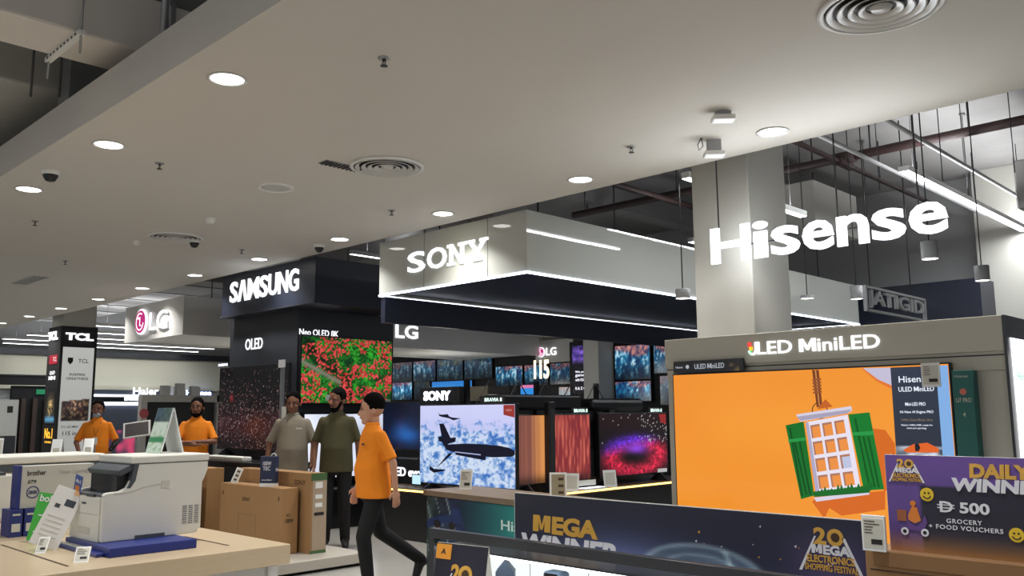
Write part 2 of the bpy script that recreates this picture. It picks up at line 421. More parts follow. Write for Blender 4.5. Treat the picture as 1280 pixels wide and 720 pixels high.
# ------------------------------------------------------------------ open ceiling services
def duct(label, x0, x1, y0, y1, z0, z1, mat=ductm, n=5):
    t = thing('air_duct', label, 'duct', ((x0 + x1) / 2, (y0 + y1) / 2, z0)); a = (x1 - x0) / 2; b = (y1 - y0) / 2; h = z1 - z0
    MB().box(-a, a, -b, b, 0, h).build('duct_body', mat, t, .02)
    for i in range(n):
        if b > a: yy = -b + (i + .5) * 2 * b / n; B('flange', -a - .02, a + .02, yy - .015, yy + .015, -.02, h + .02, metal, t)
        else: xx = -a + (i + .5) * 2 * a / n; B('flange', xx - .015, xx + .015, -b - .02, b + .02, -.02, h + .02, metal, t)
    return t
d1 = duct('white rectangular air duct running over the bulkhead at top left', -6.22, -5.72, -2.2, 3.4, 3.9, 4.3, pm('white_duct', (214, 208, 200), .6, var=.05), 3)
tr = thing('trapeze_hanger', 'perforated metal hanger strap with rods under the white duct', 'duct hanger', (-5.97, 1.86, 3.87))
m = MB().box(-.32, .32, -.02, .02, 0, .03); m.build('slotted_channel', whitep, tr)
for i in range(9): B('slot', -.28 + i * .065, -.25 + i * .065, -.022, -.018, .008, .022, ink, tr)
for sx in (-1, 1): MB().tube([(sx * .3, 0, -.12), (sx * .3, 0, 1.42)], .008).build('rod', metal, tr)
duct('large wrapped duct at the top left corner behind the hangers', -9.2, -7.2, -2.5, 4.0, 4.0, 4.55, ductm, 4)
t = thing('service_duct', 'tall dark vertical service riser behind the white duct', 'duct', (-7.0, 2.4, 3.74))
B('riser', -.12, .12, -.2, .2, 0, 1.56, metal, t)
for (x, y, l, zb) in ((-6.75, 1.9, 'thin threaded rod hanging left of the white duct', 3.76), (-5.45, 2.3, 'thick vertical pipe beside the end of the white duct', 3.75), (-6.62, 2.05, 'second thin rod hanging behind the white duct', 3.76)):
    tag(MB().tube([(x, y, zb), (x, y, 5.3)], .03 if 'thick' in l else .009).build('hanger_rod', metal if 'thick' in l else rodm, None), l, 'rod')
t = thing('ceiling_speaker', 'small bracketed box unit fixed on the side of the white duct', 'ceiling device', (-5.70, 1.45, 4.12), 90)
MB().box(-.08, .08, -.06, 0, -.05, .05).build('case', metal, t, .01)
MB().tube([(-.05, -.03, .05), (-.1, -.05, .14), (0, -.03, .16), (.06, -.04, .08)], .012).build('bracket', whitep, t)

# sprinkler mains on the right
pm_ = thing('sprinkler_main', 'dark red sprinkler main pipe crossing the open ceiling at right', 'pipe', (0, 11.2, 4.8))
MB().tube([(-9.5, 0, 0), (4, 0, 0)], .06, 12).build('pipe', pipem, pm_)
for x in (-9.2, -7.4, -5.2, -4.4, -3.2, -1.6, .4): MB().tube([(x, 0, .05), (x, 0, .5)], .012).build('hanger_rod', rodm, pm_)
MB().tube([(-4.9, 0, 0), (-4.6, 0, 0)], .085, 12).build('coupling', pipem, pm_)
pb = thing('branch_pipe', 'red sprinkler branch pipe crossing the main pipe near its coupling', 'pipe', (-4.76, 0, 4.72))
MB().tube([(0, 8, 0), (0, 14.4, 0)], .035, 10).build('pipe', pipem, pb)
MB().tube([(0, 11.0, 0), (0, 11.4, 0)], .06, 10).build('coupling', pipem, pb)
for y in (8.6, 10, 12.4, 13.9): MB().tube([(0, y, .02), (0, y, .58)], .01).build('hanger_rod', rodm, pb)
pb = thing('branch_pipe', 'red sprinkler branch pipe behind the white canopy in the dark gap', 'pipe', (-7.3, 0, 4.62))
MB().tube([(0, 6.6, 0), (0, 14.4, 0)], .04, 10).build('pipe', pipem, pb)
for y in (7.6, 9.6, 12.4): MB().tube([(0, y, .02), (0, y, .68)], .01).build('hanger_rod', rodm, pb)
pb = thing('branch_pipe', 'red pipe crossing diagonally above the white canopy top', 'pipe', (0, 8.2, 4.55))
MB().tube([(-9, 0, 0), (-4.3, 0, 0)], .045, 10).build('pipe', pipem, pb)
pb = thing('conduit', 'thin grey conduit along the ceiling edge at the far right', 'pipe', (0, 7.0, 4.1))
MB().tube([(-3.2, 0, 0), (2, 0, 0)], .02, 8).build('pipe', metal, pb)
for x in (-2.9, -1.9, -.9): MB().tube([(x, 0, .02), (x, 0, 1.2)], .01).build('hanger_rod', rodm, pb)
for k, (x, y) in enumerate(((-4.0, 12.6), (-3.4, 12.9))):
    pb = thing('conduit', ('pale conduit running back above the glowing sign' if k else 'second pale conduit running back above the glowing sign'), 'pipe', (x, 0, 4.4 + .1 * k))
    MB().tube([(0, 8, 0), (0, 14.4, 0)], .025, 8).build('pipe', greyw, pb)
    for y_ in (8.8, 11.6, 14): MB().tube([(0, y_, .02), (0, y_, .9 - .1 * k)], .006, 6).build('hanger_rod', rodm, pb)
duct('long pale air duct near the back wall above the right side', -3.1, 4.0, 12.6, 13.6, 4.05, 4.7, slabm, 6)
duct('boxy pale duct end above the white canopy behind the pillar', -7.0, -5.2, 11.2, 12.6, 3.95, 4.6, ductm, 2)
duct('grey air duct above the dark sign box in the open ceiling', -13.6, -8.6, 8.4, 9.1, 3.95, 4.5, slabm, 5)
duct('grey air duct above the far left sign', -25.5, -15.8, 7.6, 8.6, 4.0, 4.6, slabm, 7)
t = thing('round_diffuser', 'round perforated air diffuser drum hanging above the white canopy', 'air vent', (-6.1, 10.4, 3.62))
MB().lathe([(0, .0), (.33, .02), (.33, .06), (.24, .08), (.24, .22), (0, .22)], 0, 0, 28).build('drum', metal, t)
for k in range(8): MB().ball((.22 * math.cos(k * .785), .22 * math.sin(k * .785), .008), (.03, .03, .01)).build('hole', ink, t)
MB().tube([(0, 0, .2), (0, 0, 1.6)], .012).build('hanger_rod', rodm, t)
rods = [(-5.3, 8.4), (-6.6, 8.0), (-7.6, 9.2), (-5.9, 9.4), (-4.9, 12.2), (-4.2, 10.9), (-3.1, 9.8), (-2.6, 10.6), (-3.5, 12.0), (-2.2, 12.2), (-1.7, 10.6)]
# linear lights
def linear(label, x, y0, y1, z, wd=.075, s=9, en=30):
    t = thing('linear_light', label, 'ceiling light', (x, (y0 + y1) / 2, z), 0, 'suspended linear lights'); h = (y1 - y0) / 2
    B('housing', -wd / 2 - .008, wd / 2 + .008, -h, h, 0, .06, whitep, t)
    B('diffuser', -wd / 2, wd / 2, -h + .005, h - .005, -.004, 0, em((246, 250, 255), s), t)
    for yy in (-h + .3, h - .3): MB().tube([(0, yy, .06), (0, yy, 5.3 - z)], .0028, 6).build('suspension_wire', rodm, t)
    if en:
        lamp('linear_lamp', 'AREA', (x, (y0 + y1) / 2, z - .02), en, (.95, .98, 1), wd, size_y=2 * h)
        lamp('linear_bounce_fill', 'AREA', (x, (y0 + y1) / 2, z + .09), en * .9, (.95, .97, 1), wd, size_y=2 * h, rot=(R(180), 0, 0))  # added upward fill, stands in for light bounced onto the open ceiling
linear('long bright linear light slanting down at the right edge', -3.63, 10.17, 15.05, 4.19, .11, 9, 78)
linear('linear light passing behind the cream pillar', -4.46, 6.9, 9.3, 3.65, .075, 9, 30)
linear('short far linear light seen in the gap left of the pillar', -6.6, 10.28, 11.1, 3.8, .075, 9, 15)
linear('thin linear light between the black sign box and the white canopy', -10.6, 7.4, 9.6, 3.8, .06, 6, 15)
wd = 0
for (x, y0, y1, lb) in ((-19.2, 6.9, 9.4, 'nearest'), (-20.9, 6.9, 9.6, 'second nearest'), (-22.4, 6.6, 10.2, 'third'), (-23.9, 6.5, 12.0, 'fourth'), (-25.3, 6.9, 12.2, 'farthest')):
    linear('%s of the parallel linear lights crossing behind the sign tower at left' % lb, x, y0, y1, 3.35, .09, 7, 22)
for (x_, y_, w_) in ((-3.2, -2.6, 'right'), (-6.72, -2.6, 'middle'), (-14, -2.6, 'left')): linear('%s added fill light out of view before the duct bulkhead' % w_, x_, y_ - 1.6, y_ + 1.6, 3.7, .09, 9, 66 if w_ == 'right' else 56)  # unseen linear lights, added as fill to brighten the bulkhead face
# cylinder pendants
def cyl(x, y, z, label, r=.072, h=.16):
    t = thing('cylinder_light', label, 'ceiling light', (x, y, z), 0, 'hanging white cylinder lights')
    MB().lathe([(r, 0), (r, h), (0, h)], 0, 0, 28).build('shade', pm('cylinder_grey', (150, 150, 150), .5), t)
    MB().lathe([(0, .004), (r * .93, .004)], 0, 0, 28).build('diffuser', em((255, 252, 245), 6), t)
    MB().tube([(0, 0, h), (0, 0, 5.3 - z)], .006, 6).build('cable', rodm, t)
    lamp('cylinder_lamp', 'SPOT', (x, y, z - .01), 60, (1, .97, .9), .08, angle=R(90), blend=.6)
cyl(-2.74, 8.16, 2.8, 'white cylinder light hanging below the end of the glowing sign')
cyl(-2.84, 9.97, 2.8, 'white cylinder light hanging in front of the right pillar')
cyl(-4.4, 10.48, 2.8, 'white cylinder light hanging above the corner of the white canopy')
cyl(-4.9, 10.2, 2.83, 'small flat white light left of the cylinder above the canopy corner', .08, .04)
cyl(-4.6, 7.0, 2.52, 'small dark cylinder light hanging just left of the cream pillar', .07, .09)
t = thing('rear_sign', 'back of a hanging metal letter sign seen from behind at right', 'sign', (-4.2, 11.2, 2.62), 90)
m = MB(); m.box(-.95, .95, -.02, .02, .28, .31); m.box(-.95, .95, -.02, .02, 0, .03); m.build('rail', metal, t)
text(t, 'JATIGID', -.9, .9, .04, .27, metal, 0.01, .03, .02, name='letter_back')
for sx in (-.8, .5): MB().tube([(sx, 0, .3), (sx, 0, 2.68)], .008).build('hanger_rod', rodm, t)
for sx in (-.95, .95): B('end_post', sx - .02, sx + .02, -.02, .02, 0, .31, metal, t)
for i, (x, y) in enumerate(rods):
    t = thing('hanging_rod', ['thin service rod dropping from the slab, %s of the scattered rods from the canopy side' % ordn[i]][0], 'rod', (x, y, 3.9), 0, 'threaded rods in the open ceiling')
    MB().tube([(0, 0, .15 * (i % 3)), (0, 0, 1.4)], .0055, 6).build('rod', rodm, t)
    B('clamp', -.03, .03, -.03, .03, 1.37, 1.4, metal, t)

# ================================================================== SIGN CANOPIES
strip = em((226, 234, 255), 4.5)
glowW = em((248, 250, 255), 1.5)
glowS = em((250, 252, 255), 1.7)
# white canopy with the four letter name
t = thing('sign_canopy', 'glossy white overhead canopy with dark underside and lit lower edges', 'canopy', (-5.78, 6.1, 2.82))
B('front_panel', -2.37, 0, 0, .05, 0, .62, gloss_w, t)
B('side_panel', -.05, 0, .05, 7.7, 0, .62, gloss_w, t)
B('side_panel', -2.37, -2.32, .05, 7.7, 0, .62, gloss_w, t)
B('rear_panel', -2.32, -.05, 7.65, 7.7, 0, .62, gloss_w, t)
B('soffit', -2.32, -.05, .05, 7.65, .03, .07, navy, t)
for k in (1.2, 3.4): 
    B('panel_joint', -k * .46, -k * .46 + .004, -.002, .001, 0, .62, rodm, t)
B('light_strip', -2.37, 0.01, -.012, .012, -.014, .006, strip, t)
B('light_strip', -.012, .012, 0, 7.7, -.014, .006, strip, t)
B('light_strip', -2.38, -2.356, 0, 7.7, -.014, .006, strip, t)
B('light_strip', -2.37, 0, 7.69, 7.71, -.014, .006, strip, t)
B('inner_header', -2.36, -2.28, .02, 7.6, -.32, -.02, navy, t); B('inner_header', -2.3, -.06, 7.55, 7.62, -.15, -.02, navy, t)
for xx in (-2.0, -.4):
    for yy in (.6, 4, 7.2): MB().tube([(xx, yy, .05), (xx, yy, 2.48)], .01, 6).build('hanger_rod', rodm, t)
# S O N Y with slab serifs, local x 0.48..1.78 from left edge
ox = -2.37
zl, zh = .195, .425
text(t, 'S', ox + .53, ox + .83, zl, zh, glowW, 0, .014, .014, name='letter')
text(t, 'O', ox + .87, ox + 1.19, zl, zh, glowW, 0, .014, .014, name='letter')
def slabN(x0, x1):
    w_ = x1 - x0; s = .05
    m = MB(); P = lambda pts: m.prism([(x0 + a * w_, zl + b * (zh - zl)) for a, b in pts], -.014, 0)
    P([(0, 0), (.42, 0), (.42, .14), (.3, .14), (.3, 1), (.12, 1), (.12, .14), (0, .14)])
    P([(.58, 1), (1, 1), (1, .86), (.88, .86), (.88, 0), (.7, 0), (.7, .86), (.58, .86)])
    P([(.0, 1), (.3, 1), (.88, 0), (.7, 0), (.2, .86), (0, .86)])
    return m
slabN(ox + 1.2, ox + 1.5).build('letter', glowW, t)
def slabY(x0, x1):
    w_ = x1 - x0; m = MB(); P = lambda pts: m.prism([(x0 + a * w_, zl + b * (zh - zl)) for a, b in pts], -.014, 0)
    P([(0, 1), (.4, 1), (.4, .87), (.32, .87), (.54, .55), (.7, .87), (.62, .87), (.62, 1), (1, 1), (1, .87), (.9, .87), (.61, .42), (.61, .13), (.74, .13), (.74, 0), (.3, 0), (.3, .13), (.43, .13), (.43, .42), (.13, .87), (0, .87)])
    return m
slabY(ox + 1.5, ox + 1.83).build('letter', glowW, t)
lw = lamp('logo_wash', 'SPOT', (-6.75, 5.4, 3.15), 3.5, (1, .93, .45), .2, angle=R(85), rot=(R(80), 0, 0), blend=1); lw.data.specular_factor = 0

# black sign box, seven letters
t = thing('sign_box', 'dark navy overhead sign box with white seven letter name', 'sign', (-9.5, 6.1, 2.86))
B('box_body', -2.45, 0, 0, 1.5, 0, .6, navy, t)
B('rim', -2.47, .02, -.02, .0, .0, .02, dark, t)
L7 = 'SAMSUNG'; x = -2.22; wds = [.25, .28, .33, .25, .26, .27, .27]
tot = sum(wds); k = 1.85 / tot
for ch, wd_ in zip(L7, wds):
    q = wd_ * k
    if ch == 'A':
        MB().prism([(x, .2), (x + .36 * q, .5), (x + .64 * q, .5), (x + q * .98, .2), (x + q * .74, .2), (x + q * .5, .42), (x + q * .24, .2)], -.014, 0).build('letter', glowS, t)
    else: text(t, ch, x + .012, x + q - .012, .2, .5, glowS, 0, .014, .022, name='letter')
    x += q
lamp('samsung_glow', 'POINT', (-10.7, 5.75, 3.2), 1.2, (.8, .86, 1), .25)

lamp('booth_fill', 'POINT', (-14.3, 8.6, 1.9), 22, (1, .95, .86), .3)  # added fill lamps without fittings, brighten the pale canopy underside and fascia
lamp('booth_fill', 'POINT', (-14.3, 12.4, 1.9), 26, (1, .95, .86), .3)
lamp('booth_fill', 'POINT', (-11.3, 12.2, 2.3), 12, (.9, .94, 1), .3)
# tower under the black sign box
t = thing('display_tower', 'charcoal display tower under the dark sign box holding two televisions', 'display wall', (-10.2, 6.3, 0))
B('tower_body', -1.85, 0, 0, 1.6, 0, 2.86, dark, t)
B('tower_base', -1.87, .02, -.02, 1.62, 0, .1, black, t)
text(t, 'OLED', -1.38, -.9, 2.38, 2.54, glowW, -.003, .006, .008)
o = text(t, 'Neo QLED 8K', 0, .62, 2.5, 2.6, glowW, 0, .005, .004)
o.rotation_euler = (0, 0, R(90)); o.location = (.005, 0.02, 0)
lamp('oled_glow', 'POINT', (-11.35, 6.0, 2.5), .3, (.8, .86, 1), .15)

# pale canopy with the round emblem
t = thing('sign_canopy', 'pale overhead canopy with a pink round emblem and two white letters', 'canopy', (-13.2, 6.1, 2.71))
B('front_panel', -2.25, 0, 0, .06, 0, .61, satin_w, t)
B('side_panel', -.06, 0, .06, 8.2, 0, .61, satin_w, t)
B('side_panel', -2.25, -2.19, .06, 8.2, 0, .61, satin_w, t)
B('soffit', -2.19, -.06, .06, 8.2, .03, .08, white, t)
def lg(parent, cx, cz, r, lx0, lx1, lz0, lz1, s=7, y=-.03):
    gl = em((250, 250, 255), s)
    disc(parent, 'emblem', cx, cz, r * 1.08, gl, y + .01, .03); disc(parent, 'emblem_face', cx, cz, r * .95, em((190, 44, 122), 1.0), y - .02, .012)
    wm = em((255, 240, 248), 2)
    arc(parent, 'emblem_ring', cx, cz, r * .7, r * .1, 60, 350, wm, y - .03, .004)
    flat(parent, 'emblem_nose', [(cx - r * .05, cz + r * .4), (cx + r * .06, cz + r * .4), (cx + r * .06, cz - r * .28), (cx + r * .3, cz - r * .28), (cx + r * .3, cz - r * .38), (cx - r * .05, cz - r * .38)], wm, y - .03, .004)
    disc(parent, 'emblem_eye', cx - r * .32, cz + r * .3, r * .1, wm, y - .03, .004)
    text(parent, 'LG', lx0, lx1, lz0, lz1, gl, y, .012, .006, name='lettering')
lg(t, -1.49, .31, .2, -1.17, -.5, .14, .44, 1.5)
o = text(t, 'LG', 4.17, 4.72, .18, .44, glowW, 0, .01, .02)
o.rotation_euler = (0, 0, R(90)); o.location = (.005, 0, 0)
for yy in (1, 7): MB().tube([(-1.1, yy, .06), (-1.1, yy, 2.59)], .01, 6).build('hanger_rod', rodm, t)

# pendant letter sign
t = thing('hanging_sign', 'big glowing seven letter sign hung on wires before the pillar', 'sign', (-3.73, 6.1, 2.63))
glowH = em((246, 250, 255), 1.8)
x = 0.
for ch, wd_, zt in (('H', .37, .3), ('i', .15, .3), ('s', .25, .222), ('e', .26, .222), ('n', .25, .222), ('s', .25, .222), ('e', .27, .222)):
    k = 1.83 / 1.80
    z1_ = .29 if ch in 'Hi' else .222
    text(t, ch, x + .012, x + wd_ * k - .012, 0.0, z1_, glowH, 0, .02, .022, name='letter'); x += wd_ * k
MB().box(.03, 1.8, .022, .032, .125, .135).build('mounting_rail', rodm, t)
for xx in (.06, 1.05, 1.62): MB().tube([(xx, .04, .1), (xx, .04, 2.67)], .006, 6).build('suspension_wire', rodm, t)
lamp('sign_glow', 'AREA', (-2.8, 6.06, 2.78), 18, (.88, .93, 1), 1.8, size_y=.22, rot=(R(-100), 0, 0))
lamp('sign_glow', 'AREA', (-2.8, 6.16, 2.78), 7, (.88, .93, 1), 1.8, size_y=.22, rot=(R(90), 0, 0))

# far left sign tower
t = thing('sign_tower', 'dark square sign tower with illuminated letters and a pale poster panel', 'sign tower', (-18.6, 6.1, 0))
B('tower_body', -.72, 0, 0, .7, 0, 3.25, mblack, t)
def side(o): o.rotation_euler = (0, 0, R(90)); return o
side(text(t, 'TCL', .08, .62, 2.97, 3.12, glowW, -.01, .02, .05))
def posterf(U, V):
    r = mixc((168, 168, 164), (186, 186, 182), V)
    m_ = ((V > .29) & (V < .51) & (U > .08) & (U < .92) & (V < .51 - .03 + .03 * U))
    n = vn(U, V, 26, 60, 5); n2 = vn(U, V, 20, 50, 8)
    pic = mixc((30, 26, 32), (200, 170, 120), (n - .45) * 3) * .7 + mixc((20, 20, 30), (120, 60, 50), n2) * .4
    g = np.exp(-(((U - .45) / .3) ** 2 + ((V - .45) / .06) ** 2))
    return np.where(m_[..., None], pic * (.6 + .8 * g[..., None]), r)
o = paint(t, 'poster', .05, .65, .75, 2.83, 24, 90, posterf, LIT, 0); side(o); o.location = (.006, 0, 0)
for (tx, a, b_, z0, z1) in (('TCL', .35, .55, 2.52, 2.6), ('INSPIRE', .2, .5, 2.26, 2.31), ('GREATNESS', .14, .56, 2.18, 2.23), ('TCL QD-MINI', .1, .42, 1.22, 1.27), ('115 inch', .14, .5, 1.08, 1.16)):
    o = side(text(t, tx, a, b_, z0, z1, ink, -.012, .002, .01))
o = side(flat(t, 'shield_emblem', [(.15, 2.62), (.25, 2.62), (.25, 2.54), (.2, 2.48), (.15, 2.54)], ink, -.012, .002))
text(t, 'TCL', -.68, -.14, 2.98, 3.16, glowW, -.01, .02, .05)
def sidef(U, V):
    a = np.exp(-(((U - .5) / .3) ** 2 + ((V - .52) / .28) ** 2)) * (vn(U, V, 12, 30, 3) > .38)
    b_ = np.exp(-((V - .12) / .1) ** 2)
    return mixc((26, 25, 26), (235, 200, 130), a * 1.1) + mixc((0, 0, 0), (60, 130, 170), b_)
paint(t, 'lit_picture', -.6, -.08, 1.32, 1.95, 24, 30, sidef, LIT, -.006)
flat(t, 'red_badge', [(-.58, 2.5), (-.12, 2.5), (-.12, 2.68), (-.58, 2.68)], em((190, 40, 60), 1), -.004)
text(t, 'TCL', -.36, -.14, 2.55, 2.64, em((255, 220, 220), 1), -.008, .002, .01)
text(t, 'QLED', -.5, -.2, 2.28, 2.36, em((255, 255, 255), 1.5), -.006, .002, .01); text(t, 'MINI', -.54, -.16, 2.18, 2.26, em((255, 255, 255), 1.5), -.006, .002, .01)
text(t, 'No.1', -.56, -.12, 1.02, 1.22, em((255, 190, 60), 1.6), -.006, .002, .02); text(t, 'IN THE WORLD', -.52, -.16, .93, .97, em((255, 190, 60), 1.4), -.006, .002, .01)
o = MB().loft([(0, 0, 0, .17, .02), (0, 0, 1.5, .2, .02), (.02, 0, 2.1, .16, .02), (.12, 0, 2.4, .03, .02)]).build('feather_flag', pm('yellow_flag', (206, 170, 40), .8), None)
o.location = (-19.55, 6.3, 0.0); tag(o, 'yellow feather flag standing left of the dark sign tower', 'flag')
for zz_ in (1.0, 1.5): disc(o, 'red_badge', .0, zz_, .1, pm('flag_red', (170, 50, 50), .8), -.022, .002)

# ------------------------------------------------------------------ far left shop fronts
sx = -25.9
t = thing('appliance_bay', 'dark far shop front with glowing white name and lit shelf line', 'shop front', (sx, 10.6, 0), 90)
B('back_panel', -3.2, 2.4, .0, .1, 0, 2.2, pm('shop_dark', (44, 50, 58), .4), t)
B('light_strip', -1.6, 2.2, -.16, -.12, 2.0, 2.06, em((230, 240, 255), 5), t)
B('shelf', -1.6, 2.2, -.2, 0, 1.96, 2.0, dark, t)
text(t, 'Haier', -.1, .66, 2.06, 2.28, glowW, -.13, .01, .03)
text(t, 'Hisense', 1.5, 2.3, 2.06, 2.22, em((170, 190, 255), 4), -.13, .04, .02)
B('divider', 1.05, 1.25, -.25, 0, 0, 2.3, greyw, t); B('divider', 1.75, 1.9, -.25, 0, 0, 2.3, greyw, t)
B('wood_panel', -.15, .35, -.03, 0, 1.5, 1.85, pm('pale_wood_panel', (190, 160, 104), .6), t)
def gadgets(U, V):
    n = vn(U, V, 30, 14, 21); n2 = vn(U, V, 30, 14, 22)
    return mixc((24, 28, 38), (120, 140, 170), (n - .6) * 3) + mixc((0, 0, 0), (140, 30, 50), (n2 - .7) * 3)
paint(t, 'stocked_shelf', -1.6, .6, .3, 1.4, 44, 20, gadgets, LIT, -.02)
t = thing('display_niche', 'white lit frame around a dark niche with small glowing name above', 'display stand', (-22.6, 9.0, 0), 90)
B('back_panel', -.9, .5, 0, .3, 0, 1.72, pm('niche_grey', (66, 72, 84), .4), t)
B('light_strip', -.95, .55, -.06, 0, 1.72, 1.8, em((235, 240, 255), 5), t)
B('light_strip', .5, .56, -.06, 0, .0, 1.72, em((235, 240, 255), 5), t)
text(t, 'Beko', .0, .4, 1.84, 1.96, em((230, 236, 255), 5), -.02, .03, .02)
paint(t, 'poster', -.7, .4, .3, 1.1, 20, 14, lambda U, V: mixc((40, 46, 66), (210, 70, 110), (vn(U, V, 7, 4, 9) - .55) * 3), LIT, -.01)
t = thing('fridge_display', 'tall pale fridge with dark door panels at the far left', 'refrigerator', (-22.8, 6.3, 0), 90)
B('cabinet', -.6, .35, 0, .7, 0, 1.85, pm('fridge_white', (176, 176, 172), .35), t, .01)
B('door', -.58, .32, -.03, 0, 1.02, 1.82, pm('fridge_door', (190, 190, 186), .3), t)
B('door', -.58, .32, -.03, 0, .05, 1.0, pm('fridge_door_dark', (52, 54, 58), .3), t)
B('handle', -.5, -.46, -.07, -.03, .9, 1.15, metal, t)
B('energy_sticker', .1, .22, -.035, -.03, 1.55, 1.7, ink, t)
t = thing('wardrobe_display', 'dark slatted display bay between the fridge and the yellow flag', 'display stand', (-23.6, 7.0, 0), 90)
B('back_panel', -.3, 1.2, 0, .1, 0, 2.2, mblack, t)
for i in range(5): B('upright', -.1 + .26 * i, .0 + .26 * i, -.12, 0, 0, 1.9, pm('brown_slat', (66, 52, 44), .6), t)
B('green_sign', .25, 1.0, -.06, 0, 2.0, 2.12, em((40, 130, 90), 1), t)
t = thing('fascia_beam', 'long dark header beam over the far left shops', 'beam', (-23.5, 4.0, 2.1), 90)
B('beam', -3, 3.8, 0, .12, .12, .34, mblack, t); B('rail', -3, 3.8, -.04, -.01, .34, .37, rodm, t)
t = thing('shop_arch', 'white shop arch frame with small boxes on top behind the crossed-arm man', 'display stand', (-17.0, 7.6, 0), 90)
B('lintel', -.5, 1.2, 0, .15, 1.72, 1.86, pm('arch_white', (150, 148, 144), .5), t); B('jamb', -.5, -.38, 0, .15, 0, 1.72, _m['arch_white'], t); B('jamb', 1.05, 1.4, 0, .2, 0, 1.9, _m['arch_white'], t)
B('dark_inside', -.38, 1.05, .1, .14, 0, 1.72, mblack, t)
for i, q in enumerate((-.1, .2, .5)): B('small_box', q, q + .16, 0, .12, 1.86, 2.04 + .05 * (i % 2), greyw, t)
disc(t, 'red_sticker', -.44, 1.5, .09, pm('sticker_red', (150, 60, 66), .6), -.004, .003)

# ================================================================== TELEVISIONS
def tv(label, loc, rz, w_, z0, z1, fn, nx, ny, name='television', cat='television', group=None, bez=.012, mat=SCR, depth=.05, legs=True, base=None):
    t = thing(name, label, cat, loc, rz, group)
    MB().box(-w_ / 2 - bez, w_ / 2 + bez, 0, depth, z0 - bez * 1.6, z1 + bez).build('casing', black, t, .004)
    paint(t, 'screen', -w_ / 2, w_ / 2, z0, z1, nx, ny, fn, mat, -.002)
    if legs and base is not None:
        for s in (-1, 1):
            MB().prism([(-.12, base), (.16, base), (.03, z0), (.0, z0)], s * w_ * .38 - .01, s * w_ * .38 + .01, 'x').build('foot', rodm, t)
    return t
# flower field
def flowers(U, V):
    g = vn(U, V, 70, 44, 1); g2 = vn(U, V, 12, 8, 2); g3 = vn(U, V, 5, 4, 31)
    base = mixc((6, 44, 20), (54, 170, 44), g * g2 * 1.9)
    path = np.exp(-((V - (.62 - .75 * U)) / .045) ** 2) * (U < .42)
    dark_ = np.exp(-((V - (.85 - 1.5 * (U - .1))) / .16) ** 2) * (U < .55)
    base = base * (1 - .6 * dark_[..., None])
    r = (vn(U, V, 62, 38, 4) > .53 - .12 * (g3 - .5)) & (vn(U, V, 9, 6, 5) + .35 * (U > .3) + .5 * ((U < .2) & (V < .55)) > .62)
    red = mixc((150, 30, 34), (240, 96, 92), vn(U, V, 80, 50, 6))
    out = np.where(r[..., None], red, base)
    return mixc(out, (120, 120, 104), path)
tv('wall television showing a red and green flower field', (-10.14, 7.08, 0), 90, 1.5, 1.61, 2.50, flowers, 170, 104, depth=.05, legs=False, bez=.02)
t = tag(B('price_tag', -10.135, -10.115, 6.72, 6.8, 1.64, 1.72, whitep), 'small white price tag at lower left of the flower television', 'price tag')
t = tag(B('price_tag', -10.135, -10.115, 7.6, 7.8, 1.6, 1.66, whitep), 'white tag at lower right of the flower television', 'price tag')
# second lit display beneath
tv('bright white lit display below the flower television', (-10.14, 7.15, 0), 90, 1.5, .62, 1.46, lambda U, V: mixc((150, 160, 185), (236, 240, 255), vn(U, V, 3, 3, 12) + .3), 12, 8, name='lit_display', cat='display', legs=False, bez=.03)
tag(B('display_counter', -10.15, -9.75, 6.4, 7.9, 0, .5, black, None, .01), 'low black counter under the bright white display', 'counter')
# starry oled
def sparks(U, V):
    rs = np.random.RandomState(3); n = rs.rand(*U.shape); k = .02 + .16 * np.exp(-((V - .3) / .3) ** 2)
    s = (n < k); br = rs.rand(*U.shape)
    colr = mixc((130, 60, 60), (220, 200, 200), rs.rand(*U.shape)) * (br[..., None] ** 1.2)
    base = mixc((12, 11, 13), (46, 16, 22), np.exp(-((V - .28) / .2) ** 2))
    o_ = np.where(s[..., None], colr + 20, base)
    red = np.exp(-(((U - .2) / .03) ** 2 + ((V - .62) / .05) ** 2))
    return mixc(o_, (150, 40, 40), red * .8)
tv('large television with a dark starry picture standing left of the tower corner', (-11.0, 6.1, 0), 0, 1.85, 1.0, 2.12, sparks, 150, 96, base=.9, depth=.04)
t = thing('display_counter', 'black counter carrying the dark starry television', 'counter', (-11.0, 6.0, 0))
MB().box(-1.2, 1.3, -.35, .28, .78, .86).build('counter_top', black, t, .005)
MB().box(-1.1, 1.2, -.3, .26, 0, .78).build('cabinet', mblack, t)
t = thing('soundbar', 'white soundbar lying before the dark starry television', 'soundbar', (-11.0, 5.8, .86))
MB().box(-.5, .5, -.06, .06, 0, .06).build('body', whitep, t, .015); B('grille', -.46, .46, -.062, -.055, .012, .045, eink, t)
t = thing('display_post', 'slim silver post with a tag at the right of the starry television', 'display post', (-10.05, 6.0, .86))
B('post', -.02, .02, -.02, .02, 0, 1.3, metal, t); B('label_plate', -.06, .1, -.03, -.02, 1.2, 1.3, greyw, t); B('label_plate', .05, .15, -.03, -.02, .45, .7, eink, t)
t = thing('header_plate', 'small lit name plate on the top left of the starry television', 'sign', (-11.9, 6.05, 2.14))
B('plate', 0, .3, 0, .02, 0, .06, mblack, t); text(t, 'SAMSUNG', .01, .29, .012, .05, em((235, 240, 255), 2), -.001, .002)

